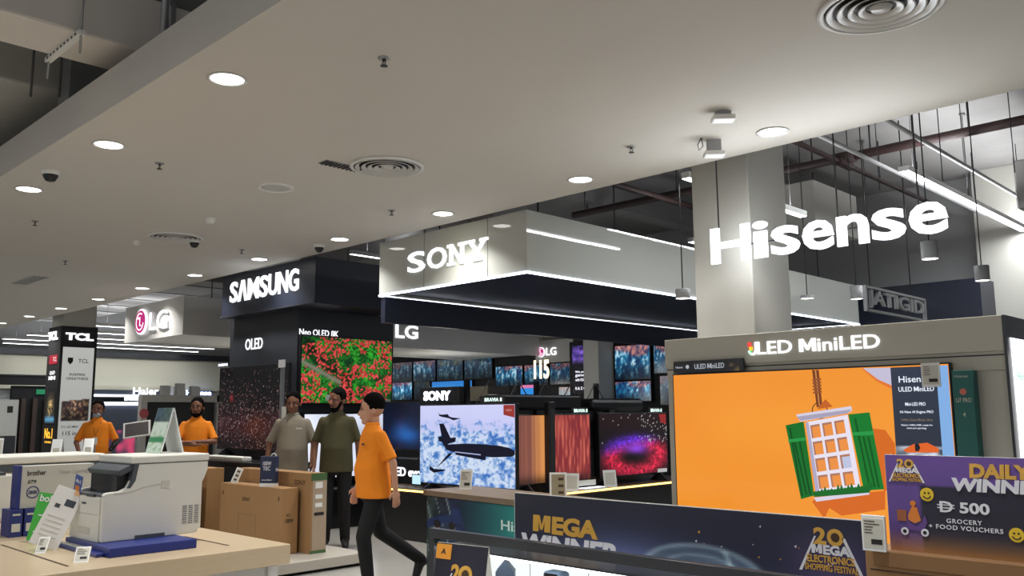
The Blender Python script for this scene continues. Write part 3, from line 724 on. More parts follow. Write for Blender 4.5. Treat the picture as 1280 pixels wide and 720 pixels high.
# airplane television
def sky(U, V):
    n = vn(U, V, 16, 14, 1) * .36 + vn(U, V, 34, 30, 2) * .34 + vn(U, V, 70, 60, 3) * .3
    low = mixc((58, 112, 190), (206, 220, 242), (n - .29) * 3.4)
    hi = mixc((170, 178, 234), (206, 208, 246), V)
    k = np.clip((V - .62 + (n - .5) * .35) * 7, 0, 1)
    return low * (1 - k[..., None]) + hi * k[..., None]
AIR = (-7.35, 6.72, 0)
t = tv('television showing an airliner above clouds', AIR, 0, 1.57, .665, 1.55, sky, 130, 80, base=.6)
pl = em((10, 13, 40), .8); pw = em((170, 180, 220), 1)
z_ = .66
def pic(nm, pts, m_, y=-.004, dx=0, dz=0, par=None): return flat(par or t, nm, [(a + dx, b + dz) for a, b in pts], m_, y, .0015)
pic('picture_plane', [(-0.359, 0.444), (0.0, .462), (0.293, 0.462), (0.56, 0.449), (0.70, .43), (0.782, 0.403), (0.784, 0.36), (0.74, 0.339), (0.446, 0.324), (0.292, 0.33), (-0.107, 0.346), (-0.316, 0.389)], pl, dz=z_)
pic('picture_plane_tail', [(-0.438, 0.682), (-0.36, 0.682), (-0.241, 0.523), (-0.149, 0.53), (-0.157, 0.48), (-0.253, 0.46), (-0.359, 0.43), (-0.38, 0.471), (-0.445, 0.484), (-0.458, 0.531), (-0.394, 0.537)], pl, -.0045, dz=z_)
pic('picture_plane_wing', [(-0.169, 0.376), (0.292, 0.352), (0.339, 0.326), (0.339, 0.289), (0.234, 0.297), (-0.148, 0.334)], pl, -.005, dz=z_)
pic('picture_plane_stripe', [(-.17, .372), (.26, .352), (.26, .34), (-.16, .362)], pw, -.0065, dz=z_)
pic('picture_boom', [(-0.265, 0.35), (-.2, .35), (-0.46, 0.19), (-0.486, 0.177)], pl, -.0055, dz=z_)
pic('picture_jet', [(-0.456, 0.817), (-0.44, .79), (-0.395, 0.785), (-0.29, 0.79), (-0.267, 0.765), (-0.212, 0.752), (-0.067, 0.743), (-0.191, 0.720), (-0.267, 0.743), (-0.395, 0.760), (-.44, .77)], pl, -.0035, dz=z_)
pic('picture_jet', [(-0.604, 0.198), (-0.529, 0.165), (-0.336, 0.164), (-0.336, 0.15), (-0.529, 0.12), (-0.608, 0.153)], pl, -.0036, dz=z_)
flat(t, 'red_sticker', [(.62, 1.545), (.785, 1.545), (.785, 1.41), (.62, 1.44)], em((176, 60, 54), .7), -.006)
text(t, 'NEW', .66, .75, 1.475, 1.5, em((240, 160, 150), .7), -.0085, .001)
t2 = thing('name_plate', 'small white lettering plate on top right of the airliner television', 'sign', (-6.95, 6.74, 1.565))
B('plate', -.18, .2, 0, .02, 0, .08, mblack, t2); text(t2, 'BRAVIA 8', -.1, .17, .02, .06, em((225, 255, 245), 1.6), -.001, .002)
t2 = thing('name_sign', 'black box sign with lit four letter name above the airliner television', 'sign', (-7.83, 6.75, 1.565))
B('box', -.36, .34, 0, .08, 0, .2, black, t2, .006); text(t2, 'SONY', -.28, .2, .045, .155, em((240, 244, 255), 5), -.001, .006, .035)

# X-facing pair
def stripes(U, V):
    n = vn(U * 1., V * .1, 60, 2, 5); n2 = vn(U, V, 60, 7, 6)
    l = U < .43
    a = mixc((120, 70, 66), (222, 150, 84), np.exp(-((U - .33) / .16) ** 2) * .9 + (n - .5) * .5)
    b_ = mixc((130, 44, 50), (240, 130, 100), (n2 - .3) * 1.3 * (.4 + .6 * np.sin(U * 60) ** 2))
    o_ = np.where(l[..., None], a, b_); 
    return o_ * (1 - .5 * np.exp(-(V / .1) ** 2))[..., None]
tv('television with orange and red vertical bar picture', (-6.6, 7.4, 0), 90, 1.2, .70, 1.43, stripes, 120, 30, base=.6)
t = thing('slim_speaker', 'slim black tower speaker in front of the striped television', 'speaker', (-6.52, 7.22, .6), 90)
MB().box(-.05, .05, -.04, .04, 0, .98).build('cabinet', black, t, .01); B('base', -.08, .08, -.06, .06, 0, .02, black, t); B('grille', -.035, .035, -.043, -.04, .1, .9, mblack, t)
def eye(U, V):
    dx = (U - .52) / .50; dy = (V - .30) / .36; r = np.sqrt(dx * dx + dy * dy); rs = np.random.RandomState(8)
    n = vn(U, V, 60, 44, 9); sp = rs.rand(*U.shape)
    ring = np.exp(-((r - .68) / .34) ** 2)
    colr = mixc((200, 30, 60), (90, 40, 220), np.clip((V - .38) * 5 - (U - .5) * 1.2, 0, 1))
    o_ = mixc((16, 8, 12), (0, 0, 0), V * 0) + colr * (ring * (.4 + .9 * n))[..., None]
    cen = np.exp(-(((U - .52) / .16) ** 2 + ((V - .42) / .1) ** 2))
    o_ = mixc(o_, (150, 70, 240), cen * .9)
    hole = np.exp(-(((U - .42) / .14) ** 2 + ((V - .28) / .06) ** 2)); o_ = o_ * (1 - .8 * hole[..., None])
    star = (sp < .05) & (V > .5) & (U > .6) | (sp < .004) & (V > .5)
    drk = np.clip((V - .62) * 5, 0, 1); o_ = mixc(o_, (30, 12, 16), drk)
    return np.where(star[..., None], 210., o_)
t = tv('television showing a red and purple glowing ring picture', (-6.6, 8.87, 0), 90, 1.38, .705, 1.44, eye, 110, 60, base=.6)
flat(t, 'red_sticker', [(.52, 1.43), (.67, 1.43), (.67, 1.3), (.55, 1.33)], em((170, 50, 50), .7), -.005)
flat(t, 'white_tag', [(.46, .7), (.66, .7), (.66, .745), (.46, .745)], em((200, 200, 200), .8), -.005)
for (yy, lb) in ((8.6 + .75, 'ring picture television'), (7.85, 'striped television')):
    t2 = thing('name_plate', 'small white lettering plate on top right of the ' + lb, 'sign', (-6.62, yy, 1.445), 90)
    B('plate', -.14, .16, 0, .02, 0, .07, mblack, t2); text(t2, 'BRAVIA 8', -.1, .14, .015, .055, em((225, 255, 245), 1.6), -.001, .002)
# soundbars / dark shelves above the pair
t = thing('display_header', 'long black header shelf above the striped television', 'shelf', (-7.0, 7.4, 1.47), 90)
MB().box(-.45, .95, 0, .3, .02, .2).build('box', black, t, .03); B('bracket', -.3, -.2, 0, .1, -.87, .02, rodm, t)
t = thing('display_header', 'long black rounded header shelf above the ring picture television', 'shelf', (-7.0, 9.1, 1.47), 90)
MB().box(-.55, .55, 0, .3, .0, .16).build('box', black, t, .05); B('bracket', -.2, -.1, 0, .1, -.87, .02, rodm, t)
t = thing('dark_rack', 'black truss display rack behind the striped television', 'display stand', (-7.6, 8.2, .6), 90)
for q in (-1.2, 0, 1.2): B('upright', q - .03, q + .03, 0, .05, 0, 1.25, mblack, t)
for q in range(5): MB().tube([(-1.1 + q * .5, 0, .95), (-.85 + q * .5, 0, 1.25), (-.6 + q * .5, 0, .95)], .008).build('strut', metal, t)
B('panel', -1.2, 1.4, .05, .08, 0, 1.0, mblack, t)
# counter under them
t = thing('display_counter', 'low black counter with warm lit edge carrying the four letter brand televisions', 'counter', (-6.48, 6.55, 0))
MB().box(-2.4, 0, 0, 3.6, .55, .6).build('counter_top', wood('dark_oak', (92, 70, 54), (60, 46, 38), .35, 0), t)
B('cabinet', -2.32, -.06, .06, 3.5, 0, .55, black, t)
warm = em((255, 206, 110), 4)
B('light_strip', -2.4, .005, -.008, 0, .565, .585, warm, t); B('light_strip', 0, .008, -.005, 3.6, .565, .585, warm, t)
text(t, 'BRAVIA', -1.13, -.5, .27, .36, em((230, 230, 235), 1.2), .055, .006, .02)
# deep blue tv + evo
def blueblur(U, V): return mixc(mixc((6, 16, 44), (30, 110, 200), np.exp(-(((U - .5) / .3) ** 2 + ((V - .35) / .25) ** 2))), (4, 8, 20), vn(U, V, 3, 4, 3) * .7)
tv('narrow view of a deep blue television left of the airliner one', (-8.75, 7.0, 0), 0, .95, 1.02, 1.60, blueblur, 24, 16, base=.9)
t = thing('display_plinth', 'black plinth with white lettering beneath the deep blue television', 'plinth', (-8.8, 6.95, .6))
B('plinth', -.5, .5, 0, .3, 0, .3, black, t); text(t, 'OLED evo', -.3, .4, .09, .2, em((235, 240, 245), 2), -.001, .006, .02)
t = thing('price_tag', 'small lit tablet price sign on the counter beside the walking man', 'price tag', (-8.2, 6.72, .6))
B('frame', -.09, .09, 0, .012, .02, .15, black, t); B('screen', -.075, .075, -.003, 0, .035, .14, em((180, 215, 235), 1.3), t); B('stand', -.06, .1, 0, .08, 0, .02, metal, t)

# ------------------------------------------------------------------ televisions on the far wall
def crowd(seed, tint=1.0, mode=0):
    def f(U, V):
        n = vn(U, V, 16, 4, seed); n2 = vn(U, V, 30, 16, seed + 1); n3 = vn(U, V, 7, 4, seed + 2)
        fig = mixc((14, 40, 84), (44, 160, 196), (n * .9 + n2 * .5 - .35) * 1.3)
        fig = mixc(fig, (196, 222, 236), np.clip((n * .5 + n2 * .6 - .68) * 6, 0, 1))
        fig = fig * (.35 + .65 * np.clip(V * 1.6 + .2 * n3, 0, 1))[..., None]
        top = mixc((70, 50, 84), (206, 130, 116), (n2 - .35) * 2) if mode == 0 else mixc((40, 56, 62), (150, 156, 130), n2)
        k = np.clip((V - .76 + (n3 - .5) * .5) * 6, 0, 1) * .9
        return (fig * (1 - k[..., None]) + top * k[..., None]) * tint
    return f
def wtv(label, x0, x1, z0, z1, fn, g='televisions mounted on the far wall', y=14.36):
    return tv(label, ((x0 + x1) / 2, y, 0), 0, x1 - x0 - .04, z0, z1, fn, int(40 * (x1 - x0)), int(40 * (z1 - z0)), legs=False, group=g)
W4 = ['leftmost', 'second from the left', 'third from the left', 'fourth from the left', 'fifth from the left', 'sixth from the left', 'seventh from the left', 'eighth from the left']
row = [(-18.65, -17.73, crowd(1, .55)), (-17.7, -16.8, crowd(5, .75)), (-16.76, -15.78, crowd(9, .6, 1)), (-15.74, -14.76, crowd(13, .55, 1))]
for i, (a, b_, f) in enumerate(row): wtv('far wall television, %s in the upper row beneath the pale canopy' % W4[i], a, b_, 2.28, 2.78, f)
row = [(-14.66, -13.77, crowd(17, .95)), (-13.73, -13.0, crowd(21, .85)), (-12.95, -12.27, crowd(25, .7))]
for i, (a, b_, f) in enumerate(row): wtv('far wall television, %s of the trio below the emblem sign' % ('left', 'middle', 'right')[i], a, b_, 2.08, 2.52, f)
wtv('far wall television of a bright crowd behind the blue ones at lower left', -18.56, -17.72, 1.82, 2.26, crowd(29, 1.1))
wtv('dim far wall television right of the lower left bright crowd one', -17.66, -17.0, 1.82, 2.26, crowd(33, .4, 1))
wtv('far wall television with a plain bright blue picture above the name sign', -16.96, -15.45, 1.88, 2.24, lambda U, V: mixc((60, 150, 220), (40, 120, 200), V))
wtv('far wall television below the right one of the trio', -12.7, -12.3, 1.6, 2.0, crowd(37, .7))
wtv('big crowd television on the wall right of the slim grey pillar', -11.15, -10.24, 2.12, 2.80, crowd(41, 1.0))
wtv('crowd television below the big one right of the slim grey pillar', -11.15, -10.24, 1.68, 2.07, crowd(45, 1.05))
wtv('crowd television at upper right beside the grey television booth', -10.18, -9.45, 2.22, 2.78, crowd(49, .9))
wtv('dim television at lower right beside the grey television booth', -10.05, -9.45, 1.6, 2.15, crowd(53, .6))
t = thing('wall_sign', 'pale wall panel sign with small round pink emblem', 'sign', (-12.8, 14.34, 2.55))
B('panel', -.55, .55, 0, .06, 0, .5, satin_w, t); lg(t, -.37, .24, .1, -.22, .08, .16, .33, 1.5, -.01)
t = thing('number_sign', 'glowing warm white number sign above the black rack', 'sign', (-10.47, 11.4, 2.05))
text(t, '115', -.18, .18, .0, .33, em((255, 240, 190), 2.2), 0, .012, .03, name='numerals')
for q in range(6): B('post', -.17 + q * .068, -.162 + q * .068, 0, .01, -.35, 0, rodm, t)
B('plinth', -.4, .4, -.1, .3, -2.05, -.35, mblack, t)
t = thing('display_totem', 'tall dark totem screen with purple picture and white text', 'totem', (-11.93, 14.2, 0))
B('body', -.3, .31, 0, .1, 0, 2.95, mblack, t, .005)
paint(t, 'screen', -.22, .24, 1.85, 2.86, 20, 40, lambda U, V: mixc((14, 14, 24), mixc((40, 30, 90), (150, 110, 230), vn(U, V, 8, 14, 2)), np.clip((V - .6) * 8, 0, 1) * np.where(V > .9, .7, 1)), SCR, -.003)
for k, (tx, z0, z1) in enumerate((('Win your', 2.27, 2.33), ('games', 2.19, 2.25), ('with OLED', 2.11, 2.17), ('B & Z C?', 1.93, 1.99))): text(t, tx, -.14, .16, z0, z1, em((235, 235, 245), 1.4), -.006, .002, .01)
def printy(label, x0, x1, z0, z1, y, rgb, name='poster_card'):
    t = thing(name, label, 'display card', ((x0 + x1) / 2, y, z0)); q = (x1 - x0) / 2; B('board', -q, q, 0, .03, 0, z1 - z0, pm('card_%d_%d' % (rgb[0], rgb[1]), rgb, .6, var=.2, scale=12), t); B('foot', -q, q, 0, .15, 0, .01, mblack, t)
    return t
t = thing('display_shelf', 'dark shelf unit behind the airliner television carrying display cards', 'shelf', (-9.6, 10.35, 0))
B('body', -2.4, 1.6, 0, .5, 0, 1.62, mblack, t); B('top', -2.42, 1.62, -.02, .52, 1.62, 1.66, black, t)
printy('pale map-like display card on the dark shelf behind', -11.32, -10.86, 1.66, 1.92, 10.45, (150, 140, 116))
printy('dark speckled display card on the dark shelf behind', -10.84, -10.32, 1.66, 1.9, 10.45, (52, 46, 44))
t = thing('small_screen', 'small blue and pink lit screen on the dark shelf behind', 'screen', (-9.85, 10.45, 1.66))
B('case', -.3, .1, 0, .04, 0, .26, black, t); B('screen', -.22, .08, -.004, 0, .06, .2, em((50, 140, 220), 1), t); B('pink_band', -.22, .08, -.004, 0, .2, .25, em((220, 120, 170), 1), t)

# ================================================================== GREY TELEVISION BOOTH
t = thing('television_booth', 'grey laminate booth wall with glowing lettering on its header', 'display wall', (-3.73, 5.44, 0))
MB().box(0, 2.27, 0, .95, 0, 1.68).build('wall_body', boothg, t, .004)
MB().box(0, 2.27, -.03, .95, 1.785, 1.985).build('header', boothg, t, .004)
B('recess', .005, 2.265, -.01, .94, 1.68, 1.79, boothg, t)
B('shadow_gap', 0, 2.27, -.012, .0, 1.76, 1.768, rodm, t)
text(t, 'LED MiniLED', .755, 1.585, 1.84, 1.925, em((250, 252, 255), 1.5), -.03, .008, .01)
# colourful U
for k, (rgb, x0, z0, z1) in enumerate((((230, 60, 60), .69, 1.895, 1.925), ((240, 170, 40), .70, 1.87, 1.895), ((60, 190, 110), .693, 1.845, 1.87))):
    B('colour_bar', x0, x0 + .02, -.042, -.03, z0, z1, em(rgb, 1.6), t)
arc(t, 'letter', .722, 1.868, .024, .015, 180, 360, em((250, 252, 255), 1.5), -.03, .012)
B('letter', .74, .757, -.042, -.03, 1.868, 1.925, em((250, 252, 255), 1.5), t)
B('side_frame', 2.27, 2.285, -.03, .95, .3, 1.985, dark, t)
o = paint(t, 'lightbox', .03, .95, .5, 1.86, 30, 44, lambda U, V: mixc((244, 248, 250), (170, 200, 170), (vn(U, V, 20, 30, 4) > .8) * (V < .45) * .7), attr_mat('bright_lightbox', 2.2, .4), 0)
o.rotation_euler = (0, 0, R(90)); o.location = (2.289, 0, 0)
o = text(t, 'Hisense', .1, .45, 1.62, 1.67, em((90, 190, 150), 1.5), -2.292, .001); o.rotation_euler = (0, 0, R(90))
o.location = (0, 0, 0)
lamp('booth_glow', 'AREA', (-1.3, 5.9, 1.2), 3, (1, 1, 1), .8, size_y=1.2, rot=(R(90), 0, R(90)))

def orangef(U, V):
    b_ = mixc((238, 142, 40), (246, 158, 50), vn(U, V, 4, 3, 2) * .6 + U * .3)
    ar = (np.abs(np.hypot((U - .62) / .34, (V - 1.12) / .42) - 1) < .0)
    return np.where(ar[..., None], (228, 120, 40), b_)
t = tv('huge television showing a white window with green shutters on orange', (-2.70, 5.39, 0), 0, 1.892, .66, 1.722, orangef, 60, 30, bez=.01, legs=False)
Z0 = .66
def F(nm, pts, rgb, y, s=1.0): return flat(t, nm, [(a, b + Z0) for a, b in pts], em(rgb, s), -.003 - y, .0012)
F('picture_shadow', [(0.486, 0.69), (0.561, 0.681), (0.612, 0.6), (0.612, 0.325), (0.527, 0.321)], (214, 106, 34), .000)
F('picture_shadow', [(0.07, 0.228), (0.146, 0.127), (0.181, 0.197), (0.258, 0.155), (0.529, 0.211), (0.536, 0.321), (0.103, 0.258)], (214, 104, 34), .001)
F('picture_card', [(0.448, 1.057), (0.617, 1.054), (0.616, 0.947), (0.533, 0.985)], (196, 190, 214), .001)
F('picture_line', [(0.44, 1.057), (0.45, 1.057), (0.538, 0.985), (.616, .947), (.616, .925), (0.53, 0.972)], (226, 120, 50), .0015)
F('picture_rope', [(0.119, 1.06), (0.163, 1.058), (0.174, 0.825), (0.136, 0.821)], (120, 62, 30), .001)
for i in range(5): F('picture_coil', [(.118, .92 + .02 * i), (.176, .925 + .02 * i), (.176, .913 + .02 * i), (.118, .908 + .02 * i)], (150, 84, 48), .003)
F('picture_rope_light', [(0.138, 1.058), (0.146, 1.058), (0.158, 0.83), (0.152, 0.83)], (206, 140, 84), .0025)
o = arc(t, 'picture_ring', .155, .80 + Z0, .05, .006, 0, 360, em((90, 66, 40), 1), -.004, .001)
F('picture_gable', [(0.139, 0.809), (0.197, 0.871), (0.243, 0.824)], (196, 98, 40), .0025)
F('picture_shutter', [(-0.084, 0.706), (0.042, 0.73), (0.087, 0.267), (-0.003, 0.239)], (18, 110, 40), .002)
F('picture_shutter', [(0.34, 0.775), (0.473, 0.787), (0.531, 0.33), (0.408, 0.314)], (20, 120, 44), .002)
for (a, b_) in (((-.06, .69), (.0, .26)), ((-.035, .62), (.03, .27)), ((.0, .62), (.055, .27))): F('picture_slat', [(a[0], a[1]), (a[0] + .012, a[1]), (b_[0] + .012, b_[1]), (b_[0], b_[1])], (8, 74, 28), .003)
for (a, b_) in (((.375, .75), (.44, .33)), ((.42, .64), (.47, .34)), ((.45, .64), (.495, .34))): F('picture_slat', [(a[0], a[1]), (a[0] + .012, a[1]), (b_[0] + .012, b_[1]), (b_[0], b_[1])], (8, 84, 30), .003)
F('picture_slat', [(-.07, .615), (.05, .63), (.052, .61), (-.068, .595)], (40, 150, 70), .0035)
F('picture_slat', [(.36, .665), (.49, .675), (.492, .65), (.362, .645)], (40, 150, 70), .0035)
fr = [(0.057, 0.726), (0.336, 0.773), (0.39, 0.328), (0.1, 0.281)]
F('picture_frame', fr, (232, 226, 240), .004)
F('picture_frame_side', [(0.057, 0.726), (.077, .726), (.125, .285), (.1, .281)], (176, 168, 196), .0048)
def bil(u, v):
    tl, tr_, br, bl = [Vector(p) for p in fr]; a = tl.lerp(tr_, u); b_ = bl.lerp(br, u); q = a.lerp(b_, v); return (q.x, q.y)
for i in range(3):
    for j in range(4):
        u0 = .10 + i * .285; v0 = .055 + j * .235
        rgb = (190, 196, 224) if (i == 2 and j == 2) else (236, 146, 70)
        F('picture_pane', [bil(u0, v0), bil(u0 + .225, v0), bil(u0 + .225, v0 + .185), bil(u0, v0 + .185)], rgb, .0055)
        F('picture_pane_shade', [bil(u0, v0), bil(u0 + .225, v0), bil(u0 + .225, v0 + .03), bil(u0 + .04, v0 + .03), bil(u0 + .04, v0 + .185), bil(u0, v0 + .185)], (176, 120, 96), .0062)
F('picture_cornice', [(-0.004, 0.776), (0.363, 0.826), (0.367, 0.798), (0.337, 0.781), (0.025, 0.73), (0.001, 0.762)], (214, 208, 226), .0065)
F('picture_cornice_edge', [(0.001, 0.762), (.366, .806), (.337, .781), (0.025, 0.735)], (168, 160, 184), .0072)
F('picture_sill', [(0.086, 0.254), (0.442, 0.312), (0.441, 0.294), (0.101, 0.23)], (216, 210, 228), .0065)
gp = [(.088, .258)]; rs = random.Random(4)
for i in range(34):
    u = i / 33; xx = .088 + u * .355; gp.append((xx, .285 + u * .055 + (.035 if i % 2 else 0) * rs.random() + .005))
gp += [(.47, .35), (.442, .305)]
F('picture_grass', gp, (20, 104, 40), .0075)
# promo column on screen
t2 = t
o = paint(t, 'promo_panel', .617, .880, Z0 + .0, Z0 + 1.054, 24, 80, lambda U, V: np.where(((V > .40) & (V < .56))[..., None], mixc((60, 70, 84), (220, 226, 236), (vn(U, V, 6, 60, 3) - .3) * 2), mixc((30, 34, 46), (44, 52, 70), V)), SCR, -.006)
F('promo_strip', [(0.880, 1.054), (0.944, 1.054), (0.944, 0.0), (0.880, 0.0)], (130, 174, 226), .004)
F('race_car', [(.66, .565), (.72, .60), (.80, .61), (.86, .58), (.86, .555), (.68, .55)], (224, 100, 40), .006)
F('race_car_wheel', [(.73, .60), (.75, .605), (.76, .58), (.75, .56), (.73, .56)], (30, 30, 40), .007)
Wt = em((226, 232, 244), 1.2)
for (tx, a, b_, z0, z1) in (('Hisense', .662, .84, .962, 1.0), ('ULED MiniLED', .657, .86, .908, .936), ('Mini-LED PRO', .69, .806, .824, .844), ('Hi-View AI Engine PRO', .657, .847, .776, .796), ('144Hz Game Mode Ultra', .66, .84, .734, .75), ('Native 144Hz HSR, ready for', .66, .838, .704, .716), ('semi pro gaming', .69, .80, .686, .698)):
    text(t, tx, a, b_, Z0 + z0, Z0 + z1, Wt if z0 != .734 else em((120, 110, 90), 1), -.0075, .001, .006)
for q in ((-.0, 0),): pass
t = thing('header_strip', 'dark label strip with small white lettering on top left of the huge television', 'sign', (-3.64, 5.385, 1.735))
paint(t, 'strip', 0, .57, 0, .085, 40, 6, lambda U, V: mixc((44, 46, 52), (150, 130, 90), (vn(U, V, 24, 4, 6) - .3) * 2 * (U > .82) * (U < .95)), PRN, -.001)
B('backing', 0, .57, 0, .01, 0, .085, mblack, t)
text(t, 'ULED MiniLED', .18, .42, .025, .06, em((190, 196, 206), .8), -.002, .001, .008); text(t, 'Hisense', .02, .08, .035, .05, em((190, 196, 206), .8), -.002, .001)
disc(t, 'emblem', .12, .043, .014, em((190, 196, 206), .8), -.002, .001)
t = thing('television_box', 'tall teal television carton standing right of the huge television', 'carton', (-1.68, 5.38, 0))
MB().box(-.045, .065, -.04, .05, .5, 1.68).build('carton', pm('teal_carton', (34, 96, 90), .6, var=.12, scale=3), t, .003)
B('plinth', -.05, .07, -.04, .05, 0, .5, dark, t)
text(t, 'U7 PRO', -.03, .05, 1.5, 1.525, eink, -.041, .001, .006); disc(t, 'emblem', .01, 1.56, .018, pm('salmon_print', (200, 110, 90), .6), -.041, .001)
text(t, 'Hisense', -.03, .04, 1.64, 1.655, eink, -.041, .001, .004); text(t, '4', 0, .015, 1.42, 1.445, eink, -.041, .001, .006); text(t, 'ULED', .02, .05, 1.16, 1.175, eink, -.041, .001, .006)

# e-ink price labels
def ptag(label, loc, rz, w_=.1, h=.14, lean=12, qr=True, dark_ink=True, group=None, a_frame=False):
    t = thing('price_tag', label, 'price tag', loc, rz, group); t.rotation_euler = (-R(lean), 0, R(rz))
    MB().box(-w_ / 2, w_ / 2, 0, .012, 0, h).build('frame', whitep, t, .002)
    B('display', -w_ * .42, w_ * .42, -.001, 0, h * .1, h * .9, eink, t)
    rr = random.Random(int(abs(loc[0] * 1000)) + int(h * 1000))
    for k in range(5):
        zz_ = h * (.82 - .08 * k); B('print_line', -w_ * .36, -w_ * .36 + w_ * (.3 + .4 * rr.random()), -.0018, -.001, zz_, zz_ + h * .025, inkb, t)
    if qr:
        q0 = w_ * .05; s = w_ * .05
        for i in range(6):
            for j in range(6):
                if rr.random() < .0: B('print_block', 0, 0, 0, 0, 0, 0, ink, t)
        B('price_block', -w_ * .1, w_ * .36, -.0018, -.001, h * .2, h * .34, ink, t)
    return t
ptag('square cream price label at the top right of the huge television', (-1.85, 5.372, 1.592), 0, .105, .14, 0)
# ------------------------------------------------------------------ wood topped counter
ang = 6
t = thing('wood_counter', 'weathered wood topped counter with teal advertising panel', 'counter', (-5.82, 4.87, 0), -ang)
MB().box(-.04, 2.2, 0, .55, .775, .82).build('counter_top', woodt, t, .004)
B('cabinet', 0, 2.16, .02, .53, 0, .775, mblack, t)
def teal(U, V):
    s = mixc((14, 40, 60), (30, 130, 124), np.clip((U - .22) * 3.2, 0, 1) - .5 * np.clip((U - .8) * 3, 0, 1))
    ad = mixc((50, 66, 60), (26, 40, 80), np.clip((U) * 5, 0, 1)) * (.6 + .8 * vn(U, V, 40, 14, 7))[..., None]
    ln = (np.abs(((U * 14 + V * 2.2) % 1) - .5) > .46) & (U < .22)
    ad = np.where(ln[..., None], (130, 150, 160), ad)
    band = (np.abs(V - (.66 + .1 * np.sin(U * 9))) < .05); ad = np.where(band[..., None], (30, 50, 96), ad)
    return np.where((U < .27 + .15 * (1 - V) - .07)[..., None], ad, s)
paint(t, 'advert_panel', 0, 2.16, .1, .77, 130, 40, teal, PRN, 0.015)
pal = pm('off_white_print', (210, 226, 220), .5)
text(t, 'Hisense', 1.0, 1.52, .585, .66, pal, .0145, .002, .012)
hair_ = pm('printed_hair', (24, 20, 20), .6); fac = pm('printed_skin', (150, 92, 66), .6)
for (xx, zz_) in ((.15, .52), (.36, .52), (.62, .42)):
    disc(t, 'printed_face', xx, zz_, .05, fac, .0148, .002, .038); disc(t, 'printed_hair', xx, zz_ + .035, .032, hair_, .0135, .002, .044)
for k in range(12): B('plank_edge', 2.0 + .0, 2.16, .02 + .04 * k, .05 + .04 * k, .70, .772, woodt, t)
B('end_panel', 2.16, 2.2, .02, .53, .0, .775, woodt, t)
ptag('tall white price sign with square code on the wood counter', (-5.58, 5.1, .82), -6 + 30, .11, .17, 12, True)
t = thing('price_holder', 'leaning white framed price holder at the right end of the wood counter', 'price tag', (-4.42, 4.98, .82), 40); t.rotation_euler = (-R(14), 0, R(42))
MB().box(-.065, .065, 0, .012, 0, .2).build('frame', whitep, t, .002); B('insert', -.05, .05, -.002, 0, .015, .185, pm('olive_print', (150, 140, 112), .6, var=.25, scale=20), t)
for k in range(3): B('print_block', .0, .04, -.003, -.002, .04 + .05 * k, .06 + .05 * k, inkb, t)
for k, (y_, lb) in enumerate(((7.45, 'small white price holder left of the lit tray before the ring picture television'), (8.15, 'small white price holder right of the lit tray before the ring picture television'))):
    t = thing('price_holder', lb, 'price tag', (-6.42, y_, .6), 0); t.rotation_euler = (-R(14), 0, R(60 if k else 30))
    MB().box(-.08, .08, 0, .012, 0, .2).build('frame', whitep, t, .002); B('insert', -.06, .06, -.002, 0, .03, .17, eink, t)
t = thing('lit_tray', 'small glowing white tray between the price holders', 'display tray', (-6.42, 7.8, .6), 90)
B('tray', -.2, .2, -.06, .06, 0, .02, whitep, t); B('glow_panel', -.18, .18, -.05, .05, .02, .024, em((235, 240, 250), 2), t)
t = tag(B('remote_tag', -6.5, -6.48, 7.62, 7.95, .64, .7, eink), 'pale narrow tag under the striped television', 'price tag')

# ------------------------------------------------------------------ lit display case and MEGA WINNER banner
t = thing('display_case', 'dark framed display case with glowing white interior', 'display case', (-4.62, 3.9, 0))
W_ = 4.6
B('top_rail', 0, W_, 0, .05, .64, .70, dark, t, .003)
B('left_post', 0, .05, 0, .05, .12, .64, dark, t)
B('back_panel', .05, W_, .45, .48, .12, .575, em((236, 244, 248), 1.15), t)
B('deck', 0, W_, -.25, .48, .06, .12, whitep, t)
B('base', .05, W_ - .05, -.2, .45, 0, .06, dark, t)
B('light_strip', .05, W_, .055, .1, .56, .575, em((250, 252, 255), 5), t)
B('roof', .0, W_, .05, .48, .575, .585, dark, t)
for k in range(1, 9): B('panel_joint', .5 * k, .5 * k + .004, 0.446, .45, .12, .575, eink, t)
t = thing('banner', 'long dark blue banner reading mega winner with a grand prize picture', 'banner', (-4.11, 4.42, 0))
def bannerf(U, V):
    b_ = mixc((40, 42, 58), (30, 34, 56), U)
    g = np.exp(-(((U - .38) / .22) ** 2 + ((V - .15) / .4) ** 2)); b_ = mixc(b_, (110, 122, 176), g * .8)
    g = np.exp(-(((U - .92) / .1) ** 2 + ((V - .45) / .35) ** 2)); b_ = mixc(b_, (140, 110, 170), g * .45)
    e = 1 - np.hypot((U - .6) / .18, (V - .12) / .42); car = np.clip(e * 6, 0, 1)
    n = vn(U, V, 30, 20, 5); rim = np.exp(-((e - .1) / .07) ** 2) + .8 * np.exp(-((U - .66 - .05 * e) / .008) ** 2) * (e < .7) + .5 * np.exp(-((e - .42) / .05) ** 2)
    cc = mixc((74, 88, 112), (178, 206, 218), rim * .8 + n * .15)
    return b_ * (1 - car[..., None]) + cc * car[..., None]
ys = 4.42 / 4.15
def bx(x): return x * ys + 4.11 + .0
def bz(z): return 1.46 + (z - 1.46) * ys
B('board', bx(-4.065), bx(-1.755), .0, .012, .5, bz(.945) + .004, whitep, t)
t.children[0].name = 'board'
paint(t, 'print', bx(-4.06), bx(-1.76), .5, bz(.945), 150, 34, bannerf, PRN, -.002)
gold = pm('gold_print', (214, 166, 72), .45, var=.12, scale=20); whp = pm('white_print', (222, 222, 228), .5)
text(t, 'MEGA', bx(-3.9), bx(-3.375), bz(.712), bz(.822), gold, -.002, .004, .05, shear=.05)
